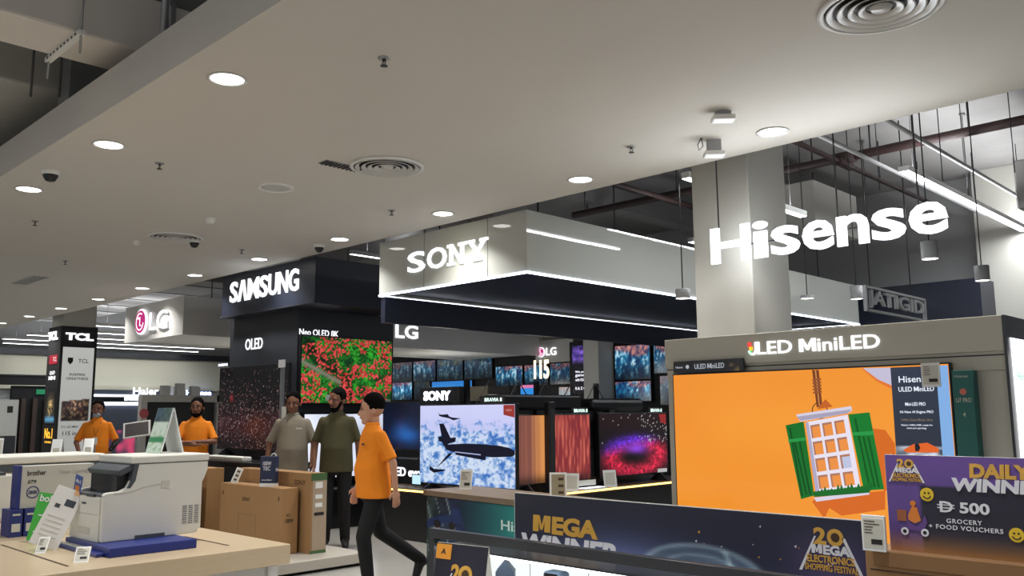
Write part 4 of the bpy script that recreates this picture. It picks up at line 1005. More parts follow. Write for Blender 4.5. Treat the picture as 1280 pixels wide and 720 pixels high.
text(t, 'WINNER', bx(-4.0), bx(-3.22), bz(.585), bz(.702), whp, -.002, .004, .05, shear=.12)
def logo20(parent, x0, x1, z0, z1, y, s=1):
    wd_ = x1 - x0; h = z1 - z0; X_ = lambda u: x0 + u * wd_; Z_ = lambda v: z0 + v * h
    e = .002
    flat(parent, 'logo_ray', [(X_(0), Z_(0)), (X_(.05), Z_(0)), (X_(.30), Z_(.8)), (X_(.27), Z_(.8))], whp, y, e)
    flat(parent, 'logo_ray', [(X_(.95), Z_(0)), (X_(1), Z_(0)), (X_(.75), Z_(.8)), (X_(.70), Z_(.8))], whp, y, e)
    text(parent, '2', X_(.26), X_(.46), Z_(.62), Z_(1), gold, y, e, .04, name='logo_lettering')
    arc(parent, 'logo_zero', X_(.6), Z_(.8), h * .15, h * .09, 0, 360, gold, y, e)
    disc(parent, 'logo_zero_centre', X_(.6), Z_(.8), h * .1, inkb, y - .0003, e)
    text(parent, 'MEGA', X_(.22), X_(.82), Z_(.4), Z_(.62), whp, y - .001, e, .05, name='logo_lettering')
    text(parent, 'ELECTRONICS', X_(.14), X_(.88), Z_(.21), Z_(.38), gold, y - .001, e, .03, name='logo_lettering')
    text(parent, 'SHOPPING FESTIVAL', X_(.1), X_(.93), Z_(.03), Z_(.18), gold, y - .001, e, .02, name='logo_lettering')
logo20(t, bx(-2.11), bx(-1.79), bz(.69), bz(.90), -.004)
rr = random.Random(9)
for k in range(16):
    x_ = bx(-2.8 + rr.random() * .95); z__ = bz(.72 + rr.random() * .17); s = .006 + .012 * rr.random()
    flat(t, 'confetti', [(x_, z__), (x_ + s, z__ + s * .6), (x_ + s * .8, z__ - s * .5)], gold if k % 2 else whp, -.003, .001)
# tent card
t = thing('tent_card', 'navy and orange folded promotion card standing in front of the lit case', 'display card', (-4.05, 3.6, .12), 8)
def tent(U, V):
    b_ = mixc((34, 34, 50), (26, 26, 44), V); g = np.exp(-(((U - .55) / .3) ** 2 + ((V - .45) / .3) ** 2)); return mixc(b_, (90, 70, 110), g * .6)
th = .55
m = MB(); m.add([(-.2, 0, 0), (.2, 0, 0), (.2, .1, th), (-.2, .1, th), (-.2, .2, 0), (.2, .2, 0)], [(0, 1, 2, 3), (5, 4, 3, 2), (1, 5, 2), (0, 3, 4)])
m.build('folded_board', eink, t)
o = paint(t, 'print', -.2, .2, 0, th * 1.01, 20, 24, tent, PRN, 0); o.rotation_euler = (-math.atan2(.1, th), 0, 0); o.location = (0, -.003, 0)
p2 = o
flat(p2, 'orange_corner', [(-.2, th * .84), (-.08, th * .84), (-.08, th), (-.2, th)], pm('orange_print', (224, 150, 50), .5), -.002, .002)
text(p2, 'A', -.16, -.12, th * .89, th * .95, ink, -.0045, .001, .02)
logo20(p2, -.15, .18, th * .3, th * .8, -.003)
# things inside case
t = thing('smart_watch', 'blue grey smart watch box display inside the lit case', 'watch', (-3.62, 4.05, .12))
MB().box(-.06, .06, -.04, .04, 0, .3).build('riser', whitep, t)
MB().box(-.07, .07, -.05, .05, .3, .4).build('watch_body', pm('steel_blue', (92, 112, 132), .35), t, .02)
B('watch_face', -.05, .05, -.052, -.048, .31, .39, black, t)
t = thing('small_box', 'angular blue grey small box standing inside the lit case', 'box', (-4.1, 4.1, .12), 40)
B('riser', -.05, .05, -.05, .05, 0, .28, whitep, t)
MB().prism([(-.06, .28), (.06, .28), (.06, .34), (0, .41), (-.06, .34)], -.06, .06).build('house_shaped_box', pm('box_blue', (84, 100, 122), .5), t, .003)
# ------------------------------------------------------------------ DAILY WINNER board on cartons
t = thing('carton', 'large brown cardboard carton carrying the purple prize board', 'carton', (-1.27, 3.0, 0))
MB().box(0, 1.3, -.04, .5, 0, 1.0).build('carton_body', card, t, .004)
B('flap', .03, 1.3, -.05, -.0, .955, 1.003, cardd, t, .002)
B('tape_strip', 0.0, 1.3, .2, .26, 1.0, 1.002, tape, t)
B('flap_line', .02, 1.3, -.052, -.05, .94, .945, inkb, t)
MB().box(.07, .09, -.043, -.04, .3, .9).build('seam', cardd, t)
t = thing('prize_board', 'purple board reading daily winner with a voucher price', 'sign board', (-1.2, 3.0, 1.003)); O = -1.003
def daily(U, V):
    p = mixc((84, 62, 128), (104, 76, 150), V + .3 * U)
    dk = (U > .13) & (V < .68); d_ = mixc((40, 34, 50), (34, 34, 52), V)
    o_ = np.where(dk[..., None], d_, p); return mixc(o_, (190, 130, 60), np.clip((.22 - V) * 3.6, 0, 1))
B('board', 0, .78, 0, .01, 0, .31, whitep, t)
paint(t, 'print', .001, .779, .001, .309, 70, 34, daily, PRN, -.001)
dx = 1.2
text(t, 'DAILY', .262, .437, 1.248 + O, 1.292 + O, gold, -.001, .004, .05, shear=.05)
text(t, 'WINNER', .208, .478, 1.205 + O, 1.246 + O, whp, -.001, .004, .05, shear=.1)
text(t, '500', .225, .312, 1.137 + O, 1.171 + O, whp, -.001, .003, .03)
text(t, 'D', .166, .205, 1.137 + O, 1.171 + O, whp, -.001, .003, .02)
for q in (1.149, 1.158): B('letter_bar', .158, .21, -.003, -.001, q + O, q + .003 + O, whp, t)
text(t, 'GROCERY', .183, .287, 1.104 + O, 1.118 + O, whp, -.001, .002, .015, spacing=1.2)
text(t, '+ FOOD VOUCHERS', .128, .345, 1.084 + O, 1.098 + O, whp, -.001, .002, .015, spacing=1.15)
yel = pm('smiley_yellow', (226, 190, 44), .5)
for (x_, z__) in ((.129, 1.189), (.381, 1.084)):
    disc(t, 'smiley', x_, z__ + O, .021, yel, -.001, .003); arc(t, 'smile', x_, z__ + O, .012, .003, 200, 340, ink, -.004, .001)
    for s in (-1, 1): disc(t, 'smiley_eye', x_ + s * .006, z__ + .005 + O, .003, ink, -.004, .001)
logo20(t, .01, .125, 1.225 + O, 1.30 + O, -.002)
orp = pm('scooter_orange', (214, 124, 46), .5); pup = pm('scooter_purple', (96, 66, 132), .5)
sc = [('scooter_body', [(.06, 1.075), (.11, 1.07), (.125, 1.1), (.118, 1.125), (.108, 1.1), (.09, 1.085), (.06, 1.1)], pup), ('scooter_rider', [(.065, 1.12), (.08, 1.15), (.095, 1.145), (.105, 1.105), (.085, 1.095), (.066, 1.105)], orp), ('scooter_crate', [(.03, 1.1), (.06, 1.1), (.06, 1.135), (.03, 1.135)], pm('crate_brown', (150, 86, 50), .6))]
for nm, pts, mt in sc: flat(t, nm, [(a, b_ + O) for a, b_ in pts], mt, -.002, .002)
disc(t, 'scooter_rider_head', .083, 1.158 + O, .009, orp, -.002, .002)
for x_ in (.052, .115): disc(t, 'scooter_wheel', x_, 1.068 + O, .012, whp, -.003, .002); disc(t, 'scooter_tyre', x_, 1.068 + O, .006, ink, -.0045, .001)
ptag('upright price label leaning between banner end and purple board', (-1.225, 2.93, 1.003), 0, .078, .115, 0)

# ================================================================== PRINTER TABLE
TZ = .78
t = thing('display_table', 'maple topped white display table carrying the printers', 'table', (-4.19, 2.58, 0))
MB().box(-2.9, 0, -4.2, 0, TZ - .1, TZ).build('table_top', ply, t, .003)
MB().box(-2.84, -.06, -4.1, -.05, 0, TZ - .1).build('cabinet', pm('table_white', (206, 204, 198), .4), t, .004)
B('cabinet_post', -.1, -.045, -.1, -.045, 0, TZ - .1, whitep, t)
for (x0, x1, y_) in ((-1.15, -.16, -1.06), (-.72, -.2, -.25)): B('cable_slot', x0, x1, y_ - .006, y_ + .006, TZ - .001, TZ + .0015, inkb, t)
# the multifunction printer
t = thing('printer', 'large white multifunction laser printer on a blue riser tray', 'printer', (-4.66, 1.78, TZ + .045))
def X0(p): return p
prof_low = [(0, .0), (.5, .0), (.535, .03), (.535, .27), (.55, .30), (.565, .34), (.565, .385), (.15, .385), (.135, .30), (.115, .265), (.08, .25), (0.012, .245), (0, .235)]
MB().prism(prof_low, -.03, 0, 'x').build('side_shell', prw, t, .006); MB().prism(prof_low, -.41, -.38, 'x').build('side_shell', prw, t, .006)
B('rear_shell', -.38, -.03, .16, .53, .0, .385, prw, t)
B('front_shell', -.385, -.025, .0, .2, .0, .225, prw, t, .006)
B('front_deck', -.38, -.03, .0, .17, .225, .236, prd, t)
B('output_bay', -.36, -.04, .08, .165, .236, .33, black, t)
MB().prism([(.15, .385), (.135, .30), (.115, .262), (.135, .262), (.16, .3), (.175, .385)], -.412, .003, 'x').build('bay_surround', prd, t, .002)
MB().prism([(.07, .352), (.16, .395), (.16, .355), (.085, .325)], -.40, -.01, 'x').build('control_panel', prd, t, .004)
MB().box(-.41, .004, .135, .57, .385, .425).build('scanner_lid', prw, t, .008)
B('lid_gap', -.405, .001, .14, .565, .382, .386, prd, t)
B('drawer_front', -.38, -.03, -.004, 0, .0, .13, prw, t, .002); B('upper_door', -.38, -.03, -.004, 0, .134, .22, prw, t, .002)
B('usb_slot', -.2, -.1, -.006, -.002, .222, .235, black, t); B('badge', -.25, -.2, -.006, -.003, .18, .19, prd, t); B('drawer_grip', -.28, -.14, -.006, -.003, .03, .065, eink, t)
for i in range(10):
    for j in range(3): B('vent_slot', 0, .0015, .425 + j * .034, .45 + j * .034, .055 + i * .01, .059 + i * .01, prd, t)
B('side_handle', 0, .003, .3, .345, .25, .29, eink, t)
MB().tube([(.002, .05, .238), (.002, .14, .242), (.002, .2, .262), (.002, .3, .275)], .0015, 5).build('panel_seam', eink, t)
B('bottom_latch', -.01, .003, .17, .33, .0, .02, prd, t)
t.rotation_euler = (0, 0, R(2))
for i in range(0): pass
t = thing('riser_tray', 'blue plastic riser tray beneath the large white printer', 'riser', (-4.60, 1.72, TZ))
MB().box(-.44, .16, 0.02, .46, 0, .045).build('tray_body', blue, t, .004)
MB().box(-.5, .1, -.02, .03, .0, .018).build('front_lip', blue, t, .004)
B('paper_slip', -.42, -.1, -.01, .03, .018, .024, eink, t)
# A frame on printer lid
t = thing('display_card', 'green and white easel card standing on the large printer lid', 'display card', (-4.93, 2.14, TZ + .472), 6)
m = MB(); h = .25
m.prism([(0, 0), (.008, 0), (.075, h), (.067, h)], -.085, .075, 'x'); m.build('front_leaf', acry, t)
MB().prism([(.135, 0), (.143, 0), (.075, h), (.067, h)], -.085, .075, 'x').build('rear_leaf', acry, t)
o = paint(t, 'print', -.08, .07, 0, .258, 14, 24, lambda U, V: np.where((V > .68)[..., None], mixc((40, 70, 90), (70, 90, 80), U) * (.7 + .6 * vn(U, V, 10, 12, 3))[..., None], np.where(((V > .22) & (V < .34))[..., None], (46, 130, 80), mixc((200, 214, 202), (130, 170, 120), (vn(U, V, 8, 14, 6) - .6) * 3))), PRN, -.002)
o.rotation_euler = (-math.atan2(.067, h), 0, 0)
# tablet on stand
t = thing('tablet_stand', 'grey framed tablet on a slim stand behind the printer', 'tablet', (-6.9, 2.86, 0), 58)
MB().tube([(0, .05, .02), (0, .05, 1.2), (0, .0, 1.33)], .014).build('pole', metal, t); MB().lathe([(0, .0), (.14, .0), (.14, .015), (0, .02)], 0, .05, 24).build('base', metal, t)
m = MB().box(-.1, .1, -.012, 0, -.07, .07).build('tablet_frame', pm('tablet_grey', (150, 148, 144), .4), t, .004); m.location = (0, 0, 1.35); m.rotation_euler = (R(-32), R(-8), 0)
s_ = B('tablet_screen', -.085, .085, -.015, -.0125, -.056, .056, em((60, 44, 44), .22), m)
# left printer, its tray, cartons
t = thing('printer', 'white printer with dark output slot cut by the left edge', 'printer', (-5.98, 1.1, TZ + .06))
MB().box(-.4, 0, -.1, .64, 0, .27).build('body', prw, t, .01)
B('output_bay', -.01, .004, .2, .5, .08, .24, black, t); B('tray_grip', 0, .004, .3, .45, .02, .05, eink, t); B('panel', -.3, .0, -.1, .6, .27, .285, prd, t)
t = thing('riser_tray', 'blue riser tray beneath the cut-off left printer', 'riser', (-5.92, 1.1, TZ)); MB().box(-.45, .05, -.1, .7, 0, .06).build('tray_body', blue, t, .004); text(t, 'brother', .4, .6, .02, .04, eink, 0, .002); t.children[-1].rotation_euler = (0, 0, R(90)); t.children[-1].location = (.052, 0, 0)
t = thing('printer', 'wide printer with long pale scanner lid behind the toner carton', 'printer', (-6.42, 1.75, TZ))
MB().box(-.5, -.02, -.5, .66, 0, .32).build('body', prw, t, .01); B('control_band', -.5, -.01, -.52, .68, .32, .37, prd, t); MB().box(-.52, .0, -.55, .7, .37, .42).build('scanner_lid', prw, t, .01)
t = thing('toner_carton', 'grey and blue printer supplies carton lying on two upright small boxes', 'carton', (-5.62, 1.66, TZ + .155), 90)
MB().box(0, .42, 0, .09, 0, .24).build('carton_body', pm('grey_carton', (176, 174, 166), .6), t, .003)
B('blue_edge', -.003, .02, -.003, .093, 0, .242, pm('carton_blue', (36, 46, 110), .5), t)
text(t, 'brother', .05, .15, .185, .215, ink, -.001, .001, .01); text(t, '079', .055, .1, .14, .16, ink, -.001, .001, .004); text(t, 'Toner Cartridge', .22, .4, .18, .21, greyw, -.001, .001, .002)
arc(t, 'round_stamp', .085, .09, .032, .005, 0, 360, _m['carton_blue'], -.001, .001); text(t, 'GENUINE', .062, .108, .08, .1, _m['carton_blue'], -.001, .001)
for (y_, mt, lb) in ((1.63, _m['carton_blue'], 'left blue upright ink box beneath the supplies carton'), (1.705, _m['carton_blue'], 'middle blue upright ink box beneath the supplies carton'), (1.78, pm('tan_carton', (168, 158, 130), .6), 'tan upright ink box beside the green card')):
    t = thing('ink_box', lb, 'box', (-5.6, y_, TZ), 90); MB().box(0, .065, 0, .16, 0, .153).build('box_body', mt, t, .002); B('label', .01, .055, -.002, 0, .03, .075, eink, t); B('print_bar', .012, .052, -.002, 0, .12, .13, eink, t)
t = thing('promo_card', 'bright green leaning promotion card beside the ink boxes', 'display card', (-5.30, 1.70, TZ), 75); t.rotation_euler = (-R(10), R(12), R(75))
B('card', -.07, .07, 0, .006, 0, .26, pm('card_green', (66, 170, 66), .5), t); text(t, 'bobby', -.06, .06, .2, .25, whp, -.001, .001, .02)
B('text_line', -.045, .045, -.001, 0, .135, .142, whp, t); B('text_line', -.03, .04, -.001, 0, .11, .117, whp, t); text(t, '23', -.05, .0, .015, .055, whp, -.001, .001, .01)
t = thing('leaflet_holder', 'white leaflet leaning on a price clip at the table front', 'leaflet', (-4.95, 1.60, TZ + .02), 60); t.rotation_euler = (-R(14), R(22), R(64))
B('leaflet', -.07, .07, 0, .003, 0, .31, pm('leaflet_white', (226, 224, 220), .4), t); B('picture', .0, .05, -.001, 0, .22, .255, prd, t); B('orange_corner', .02, .07, -.001, 0, .285, .31, pm('leaflet_orange', (236, 186, 130), .5), t); B('picture', -.04, -.015, -.001, 0, .2, .22, prd, t)
for k in range(5): B('text_line', -.05, .04, -.001, 0, .05 + .025 * k, .057 + .025 * k, eink, t)
ptag('dark edged price label lying slanted at the foot of the leaflet', (-4.86, 1.56, TZ), 58, .05, .11, 50, True)
ptag('price label leaning in front of the blue riser tray', (-4.42, 1.60, TZ), 62, .065, .10, 52, True)
t = thing('blue_sticker', 'small rounded blue hanging card on the large printer front', 'price tag', (-4.98, 1.76, TZ + .27), 10); t.rotation_euler = (0, R(12), R(10))
MB().box(-.035, .035, 0, .003, 0, .1).build('card', pm('card_blue', (60, 84, 150), .4), t, .001); text(t, '4in1', -.025, .025, .06, .08, whp, -.001, .001); B('picture', -.02, .02, -.001, 0, .015, .045, orp, t)
# brown table further back
t = thing('display_table', 'brown topped table crowded with small display stands at far left', 'table', (-9.9, 2.0, 0), 90)
MB().box(-1.5, 1.75, 0, .9, 1.0, 1.05).build('table_top', wood('brown_table', (130, 104, 72), (94, 74, 54), .4, 0), t); B('cabinet', -1.4, 1.65, .05, .85, 0, 1.0, mblack, t)
for k, (y_, lb) in enumerate(((3.3, 'left'), (3.62, 'right'))):
    t = thing('phone_stand', '%s clear tent stand on the brown table before the masked man' % lb, 'display stand', (-9.95, y_, 1.05), 60)
    MB().prism([(-.08, 0), (-.065, 0), (.005, .15), (.08, 0), (.095, 0), (.015, .17), (0, .17)], -.05, .05, 'x').build('bent_acrylic', acry, t)
    B('label', -.03, .03, -.07, -.067, .02, .08, eink, t)
ptag('small white price label on the brown table at far left', (-9.85, 2.5, 1.05), 60, .1, .2, 10, False)
ptag('second small white price label on the brown table at far left', (-9.85, 2.7, 1.05), 60, .1, .2, 10, False)

# ================================================================== TELEVISION CARTONS ON PALLET
def carton(label, x0, x1, y0, y1, z0, z1, m1=card):
    t = thing('television_carton', label, 'carton', (x0, y0, z0)); w_ = x1 - x0; d_ = y1 - y0; h = z1 - z0
    MB().box(0, w_, 0, d_, 0, h).build('carton_body', m1, t, .003)
    B('tape_strip', .0, w_, d_ * .4, d_ * .6, h, h + .001, tape, t)
    return t, w_, d_, h
t, w_, d_, h = carton('front brown television carton with printed brand name, carrying a price holder', -8.92, -7.68, 4.62, 4.80, .12, .745)
text(t, 'SONY', .47, .63, h - .16, h - .12, inkb, -.001, .001, .01)
for x_ in (.05, w_ - .07): B('corner_mark', x_, x_ + .02, -.0015, 0, h - .12, h - .08, inkb, t)
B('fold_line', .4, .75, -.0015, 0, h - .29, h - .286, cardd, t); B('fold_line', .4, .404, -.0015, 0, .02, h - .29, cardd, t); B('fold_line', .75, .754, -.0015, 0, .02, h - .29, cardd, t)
o = text(t, '43', .05, .09, h - .27, h - .24, inkb, 0, .001, .01); o.rotation_euler = (0, 0, R(90)); o.location = (w_ + .0005, 0, 0)
o = text(t, '100W', .04, .13, h - .33, h - .29, ink, 0, .001, .02); o.rotation_euler = (0, 0, R(90)); o.location = (w_ + .0005, 0, 0)
t, w_, d_, h = carton('rear taller brown television carton with a taped whitish end', -9.0, -7.52, 4.84, 5.02, .12, .885)
B('end_wrap', w_, w_ + .003, .02, d_, 0, h, pm('carton_end_pale', (168, 150, 128), .7, var=.08), t); B('green_tape', w_ - .001, w_ + .005, .0, d_, h - .07, h + .001, pm('green_tape', (70, 100, 60), .4), t)
for (z0, z1) in ((.62, .68), (.52, .56), (.44, .48)): B('label', w_ + .003, w_ + .004, .05, .13, z0, z1, whitep, t)
B('print_block', w_ + .003, w_ + .005, .04, .15, .36, .39, ink, t); text(t, 'SONY', w_ - .3, w_ - .1, h - .12, h - .07, inkb, -.001, .001, .01)
B('green_base', w_ - .001, w_ + .005, 0, d_, 0, .03, _m['green_tape'], t)
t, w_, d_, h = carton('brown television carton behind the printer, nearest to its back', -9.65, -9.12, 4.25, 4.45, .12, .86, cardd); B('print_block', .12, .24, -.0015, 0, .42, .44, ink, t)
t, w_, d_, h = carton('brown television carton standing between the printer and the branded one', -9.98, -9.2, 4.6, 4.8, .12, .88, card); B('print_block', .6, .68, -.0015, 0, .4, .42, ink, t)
t = thing('low_platform', 'low pale platform under the television cartons', 'platform', (-7.3, 4.3, 0))
MB().box(-3.0, .1, 0, 1.0, .03, .12).build('deck', pm('platform_pale', (178, 172, 160), .5), t, .004); B('plinth', -2.95, .05, .05, .95, 0, .03, mblack, t)
for k in range(3): B('edge_groove', -2.99, .102, -.001 , .0, .045 + .025 * k, .05 + .025 * k, inkb, t)
t = thing('price_holder', 'leaning white price holder on the front branded carton', 'price tag', (-8.72, 4.66, .745)); t.rotation_euler = (-R(16), R(20), R(50))
MB().box(-.035, .035, 0, .01, 0, .17).build('frame', whitep, t, .002); B('insert', -.025, .025, -.002, 0, .01, .16, eink, t)
for k in range(3): B('print_block', -.015, .015, -.003, -.002, .03 + .045 * k, .05 + .045 * k, inkb, t)
t = thing('hang_box', 'navy box with a white hang loop standing on the front branded carton', 'box', (-8.02, 4.65, .745), 35)
nb = pm('navy_box', (30, 38, 70), .5)
MB().box(-.08, .08, 0, .09, .03, .3).build('box_body', nb, t, .003); B('white_base', -.082, .08, -.002, .09, 0, .035, whitep, t)
arc(t, 'hang_loop', .04, .3, .025, .012, 0, 180, whitep, .05, .004); text(t, '100W', -.05, .04, .21, .25, whp, -.001, .001); text(t, 'TEC', -.05, .03, .16, .2, whp, -.001, .001); text(t, 'soundbar', -.06, .05, .06, .075, whp, -.001, .001)
o = text(t, 'POWER', .015, .075, .15, .18, whp, 0, .001); o.rotation_euler = (0, 0, R(90)); o.location = (.081, 0, 0)

# ================================================================== PEOPLE
skinA = pm('skin_brown', (126, 84, 62), .55, var=.06, scale=20); skinB = pm('skin_light', (196, 146, 118), .55, var=.05, scale=20)
hairm = pm('black_hair', (10, 9, 9), .95, var=.2, scale=60, bump=.5, bscale=160, spec=.1)
def remeshed(mb, name, mat, parent, vox=.011, it=4):
    me = bpy.data.meshes.new(name); me.from_pydata(mb.v, [], mb.f); o = bpy.data.objects.new(name, me); COL.objects.link(o)
    bm = bmesh.new(); bm.from_mesh(me); bmesh.ops.recalc_face_normals(bm, faces=bm.faces); bm.to_mesh(me); bm.free()
    r = o.modifiers.new('r', 'REMESH'); r.mode = 'VOXEL'; r.voxel_size = vox; r.use_smooth_shade = True
    s = o.modifiers.new('s', 'SMOOTH'); s.factor = .5; s.iterations = it
    dg = bpy.context.evaluated_depsgraph_get(); m2 = bpy.data.meshes.new_from_object(o.evaluated_get(dg)); m2.name = name
    bpy.data.objects.remove(o); bpy.data.meshes.remove(me)
    m2.materials.clear(); m2.materials.append(mat)
    m2.polygons.foreach_set('use_smooth', [True] * len(m2.polygons))
    o2 = bpy.data.objects.new(name, m2); COL.objects.link(o2); o2.parent = parent
    return o2
def person(label, loc, rz, S, skin, shirt, trousers, J, head_yaw=0, head_tilt=0, beard=False, mask=False, hair_len=0, fat=1., hs=1.06, shoes=True, tuck=False):
    t = thing('person', label, 'person', loc, rz)
    V3 = lambda p: Vector(p) * S
    D = dict(hipL=(.09, 0, .9), hipR=(-.09, 0, .9), kneeL=(.10, -.02, .49), kneeR=(-.10, -.02, .49), ankL=(.11, .02, .08), ankR=(-.11, .02, .08), toeL=(.13, -.14, .03), toeR=(-.13, -.14, .03),
             shL=(.155, .01, 1.395), shR=(-.155, .01, 1.395), elL=(.235, .03, 1.13), elR=(-.235, .03, 1.13), wrL=(.24, -.05, .88), wrR=(-.24, -.05, .88), hdL=(.0, -.2, -1), hdR=(0, -.2, -1), lean=0.)
    D.update(J)
    g = {k: (V3(v) if isinstance(v, tuple) and not k.startswith('hd') else v) for k, v in D.items()}
    ln = D['lean']
    # ---- body
    b = MB()
    b.loft([(0, 0, .84 * S, .13 * S, .09 * S), (0, 0, .95 * S, .15 * S, .10 * S), (0, ln * .3, 1.1 * S, .135 * S, .095 * S), (0, ln * .6, 1.28 * S, .155 * S, .105 * S), (0, ln * .8, 1.37 * S, .13 * S, .08 * S), (0, ln, 1.45 * S, .06 * S, .055 * S)])
    for s in 'LR':
        b.cap(g['hip' + s], g['knee' + s], .075 * S, .05 * S); b.cap(g['knee' + s], g['ank' + s], .05 * S, .035 * S); b.cap(g['ank' + s], g['toe' + s], .035 * S, .025 * S)
        b.cap(g['sh' + s] + Vector((0, 0, -.03)), g['el' + s], .041 * S, .037 * S); b.cap(g['el' + s], g['wr' + s], .037 * S, .025 * S)
        # hand
        w0 = g['wr' + s]; d = Vector(D['hd' + s]).normalized(); inn = Vector((-1 if s == 'L' else 1, 0, 0)); fwd = Vector((0, -1, 0))
        n = inn - d * inn.dot(d); n.normalize(); side_ = d.cross(n).normalized()
        if side_.dot(fwd) < 0: side_ = -side_
        pc = w0 + d * .05 * S
        Mx = Matrix((side_, n, d)).transposed()
        b.ball(pc, (.040 * S, .016 * S, .052 * S), Mx)
        for q, ll in zip((-.030, -.010, .010, .030), (.062, .075, .08, .07)):
            a0 = pc + side_ * q * S + d * .04 * S; a1 = a0 + d * ll * .55 * S + n * .006 * S; a2 = a1 + (d * .8 + n * .6).normalized() * ll * .45 * S
            b.cap(a0, a1, .0098 * S, .009 * S); b.cap(a1, a2, .009 * S, .0075 * S)
        a0 = pc + side_ * .034 * S - d * .02 * S; a1 = a0 + (side_ * .7 + d * .8).normalized() * .035 * S; b.cap(a0, a1, .012 * S, .01 * S); b.cap(a1, a1 + (d + n * .3).normalized() * .028 * S, .01 * S, .008 * S)
    # neck & head
    HC_ = Vector((0, ln, 1.60)) * 1.0
    Rm = Matrix.Rotation(R(head_yaw), 3, 'Z') @ Matrix.Rotation(R(head_tilt), 3, 'X')
    def hp(x_, y_, z__): 
        v = Rm @ Vector((x_, y_, z__)) * hs; return Vector((v.x, v.y + ln - .01, v.z + 1.60)) * S
    b.cap((0, ln * .9 + .01, 1.42 * S), hp(0, .015, -.06), .056 * S, .052 * S)
    b.ball(hp(0, .012, .045), (.076 * S * hs, .094 * S * hs, .098 * S * hs), Rm, 18, 12)
    b.ball(hp(0, -.03, -.03), (.058 * S * hs, .06 * S * hs, .075 * S * hs), Rm, 16, 10)
    b.ball(hp(0, -.062, -.078), (.026 * S * hs, .024 * S * hs, .022 * S * hs), Rm)
    b.cap(hp(0, -.083, .022), hp(0, -.104, -.016), .009 * S, .0135 * S)
    for s in (-1, 1):
        b.ball(hp(s * .078, .012, .0), (.012 * S, .02 * S, .031 * S), Rm); b.ball(hp(s * .03, -.078, .036), (.024 * S, .014 * S, .009 * S), Rm); b.ball(hp(s * .034, -.06, -.015), (.024 * S, .026 * S, .022 * S), Rm)
    b.ball(hp(0, -.085, -.042), (.024 * S, .012 * S, .009 * S), Rm)
    body = remeshed(b, 'body', skin, t, .0075 * S, 3)
    # ---- face details
    lip = pm('lips', (120, 66, 58), .5); 
    MB().ball(hp(0, -.0935, -.043), (.021 * S, .006 * S, .006 * S), Rm).build('mouth', lip, body)
    for s in (-1, 1):
        MB().ball(hp(s * .031, -.080, .02), (.0125 * S, .008 * S, .0065 * S), Rm).build('eye', pm('eye_white', (120, 112, 106), .3), body)
        MB().ball(hp(s * .031, -.0865, .02), (.0055 * S, .003 * S, .0055 * S), Rm).build('iris', ink, body)
        MB().cap(hp(s * .017, -.089, .043), hp(s * .047, -.078, .041), .0045 * S, .0035 * S).build('eyebrow', hairm, body)
    # hair cap
    hb = MB(); hb.ball(hp(0, .022, .064), (.0815 * S * hs, .095 * S * hs, .092 * S * hs), Rm, 18, 12)
    for k in range(9):
        a = -1.25 + k * .31; hb.ball(hp(.064 * math.sin(a), -.056 * math.cos(a) + .008, .094), (.019 * S, .02 * S, .016 * S), Rm)
    for s in (-1, 1): hb.ball(hp(s * .072, .012, .035), (.012 * S, .035 * S, .035 * S), Rm)
    ho = remeshed(hb, 'hair', hairm, t, .009 * S, 1)
    # keep the face clear: push the hair that would cover it behind the hairline
    Ri = Rm.inverted()
    for v in ho.data.vertices:
        q = Ri @ (Vector((v.co.x, v.co.y, v.co.z)) / S - Vector((0, ln - .01, 1.60))) / hs
        if q.z < .07 and q.y < -.035:
            q.y = -.035; q.x *= .9; w_ = Rm @ q * hs; v.co = (w_ + Vector((0, ln - .01, 1.60))) * S
    if beard:
        bb = MB(); bb.ball(hp(0, -.05, -.078), (.05 * S, .046 * S, .04 * S), Rm)
        for s in (-1, 1): bb.cap(hp(s * .066, -.012, -.012), hp(s * .046, -.05, -.066), .014 * S, .02 * S); bb.cap(hp(0, -.095, -.03), hp(s * .03, -.082, -.04), .006 * S, .006 * S)
        remeshed(bb, 'beard', hairm, t, .007 * S, 1)
    if mask:
        mb_ = MB(); mb_.ball(hp(0, -.052, -.058), (.056 * S, .052 * S, .046 * S), Rm); remeshed(mb_, 'face_mask', pm('mask_grey', (150, 160, 166), .7), t, .008 * S, 2)
    # ---- shirt
    sm = MB(); f_ = fat
    hem = .82 if not tuck else .92
    sm.loft([(0, 0, hem * S, .175 * S * f_, .125 * S * f_), (0, 0, .93 * S, .172 * S * f_, .128 * S * f_), (0, ln * .3 - .01 * f_, 1.08 * S, .165 * S * f_, .132 * S * f_), (0, ln * .6, 1.25 * S, .172 * S, .125 * S), (0, ln * .8, 1.36 * S, .168 * S, .108 * S), (0, ln * .85, 1.415 * S, .152 * S, .09 * S), (0, ln * .9, 1.465 * S, .085 * S, .07 * S), (0, ln, 1.485 * S, .068 * S, .062 * S)], 24)
    for s in 'LR':
        m_ = g['sh' + s].lerp(g['el' + s], .72); sm.cap(g['sh' + s] + Vector((0, 0, -.014)), m_, .054 * S, .052 * S)
        dd = (m_ - g['sh' + s]).normalized(); sm.tube([m_, m_ + dd * .05 * S], [.053 * S, .056 * S], 14)
    so = remeshed(sm, 'shirt', shirt, t, .011 * S, 3)
    MB().lathe([(.064 * S, 1.462 * S), (.07 * S, 1.475 * S), (.066 * S, 1.50 * S), (.060 * S, 1.502 * S)], 0, ln * .95, 24).build('collar', shirt, so)
    # ---- trousers
    tm = MB(); tm.loft([(0, 0, .80 * S, .165 * S * min(f_, 1.05), .115 * S), (0, 0, .90 * S, .166 * S * min(f_, 1.05), .118 * S), (0, 0, 1.0 * S, .155 * S * min(f_, 1.05), .115 * S)], 20)
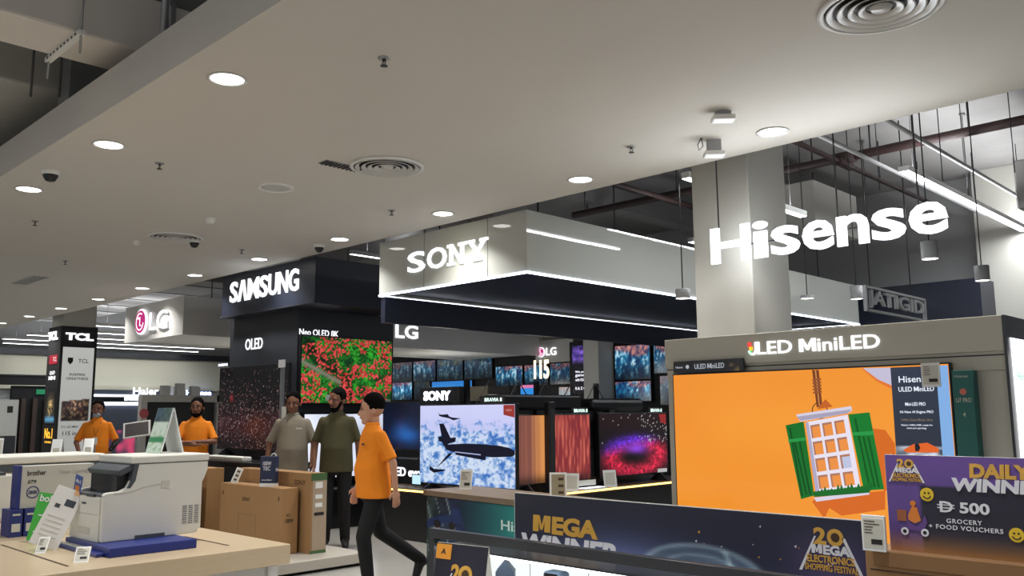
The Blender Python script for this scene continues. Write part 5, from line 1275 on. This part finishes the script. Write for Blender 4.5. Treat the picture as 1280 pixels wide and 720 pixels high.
    for s in 'LR':
        tm.cap(g['hip' + s] - Vector((0, 0, .03)), g['knee' + s], .092 * S, .07 * S); tm.cap(g['knee' + s], g['ank' + s], .07 * S, .056 * S)
    remeshed(tm, 'trousers', trousers, t, .012 * S, 3)
    for s in 'LR':
        a = g['ank' + s]; e = g['toe' + s]; d = (e - a); d.z = 0; 
        shm = MB(); shm.cap(a + Vector((0, 0, -.01)), e, .05 * S, .038 * S); shm.ball(a + Vector((0, .02, -.02)), (.045 * S, .06 * S, .045 * S))
        if shoes: remeshed(shm, 'shoe', pm('shoe_black', (24, 24, 26), .5), t, .01 * S, 2)
    return t
blk = pm('black_trousers', (9, 9, 12), .85, var=.15, scale=10, bump=.3, bscale=12)
bei = pm('beige_trousers', (128, 108, 84), .85, var=.1, scale=10)
p = person('walking man in an orange polo shirt and black trousers, arm swinging back', (-6.165, 4.585, 0), -18, .925, skinB, orange, blk,
       dict(kneeL=(.09, -.12, .49), ankL=(.08, -.06, .07), toeL=(.08, -.2, .03), kneeR=(-.09, .10, .50), ankR=(-.09, .50, .22), toeR=(-.10, .46, .06),
            elL=(.235, .10, 1.14), wrL=(.225, .13, .90), hdL=(0, .1, -1), elR=(-.2, .0, 1.13), wrR=(-.15, -.11, .91), hdR=(0.1, -.3, -1), lean=-.02), head_yaw=-18, head_tilt=4, fat=1.22, hs=1.16)
flat(p, 'chest_logo', [(.06, 1.2), (.12, 1.2), (.12, 1.215), (.06, 1.215)], nb, -.128, .004)
p = person('bearded man in an olive green t-shirt and black trousers', (-8.42, 5.74, 0), 50, 1.0, skinA, pm('olive_tshirt', (72, 68, 42), .9, var=.1, scale=8, bump=.25, bscale=12), blk,
       dict(elL=(.24, .02, 1.13), wrL=(.25, -.02, .88), elR=(-.24, .02, 1.13), wrR=(-.24, -.06, .88)), head_yaw=-38, head_tilt=6, beard=True, fat=1.08)
p = person('man in a grey polo shirt and beige trousers looking down', (-9.02, 5.54, 0), 52, .985, skinA, pm('grey_polo', (134, 126, 110), .9, var=.08, scale=8, bump=.25, bscale=12), bei,
       dict(elL=(.25, -.02, 1.14), wrL=(.24, -.14, .92), hdL=(-.1, -.4, -1), elR=(-.27, .04, 1.14), wrR=(-.29, .0, .90)), head_yaw=-6, head_tilt=10, fat=1.1)
flat(p, 'chest_logo', [(.05, 1.29), (.12, 1.29), (.12, 1.31), (.05, 1.31)], eink, -.135, .004)
p = person('man in orange polo with crossed arms in front of the white arch', (-11.07, 5.36, 0), 60, .965, skinA, orange, blk,
       dict(elL=(.25, -.1, 1.16), wrL=(-.02, -.22, 1.16), hdL=(-1, 0, 0.05), elR=(-.25, -.1, 1.16), wrR=(.02, -.26, 1.12), hdR=(1, 0, .1)), head_yaw=-8, beard=True)
p = person('man in orange polo with face mask lowered on chin and lanyard', (-13.05, 4.84, 0), 62, .96, skinA, orange, blk,
       dict(elL=(.27, .0, 1.14), wrL=(.2, -.12, .98), hdL=(-.4, -.5, -.6), elR=(-.27, 0, 1.14), wrR=(-.2, -.12, .98), hdR=(.4, -.5, -.6)), head_yaw=-5, mask=True, fat=1.05)
MB().tube([(-.06, -.07, 1.38), (0, -.135, 1.18), (.06, -.07, 1.38)], .004).build('lanyard', ink, p); B('name_badge', -.03, .03, -.15, -.14, 1.06, 1.16, whitep, p)
MB().cap((.27, .0, 1.1), (.21, -.1, .99), .042, .036).build('arm_sleeve', ink, p)
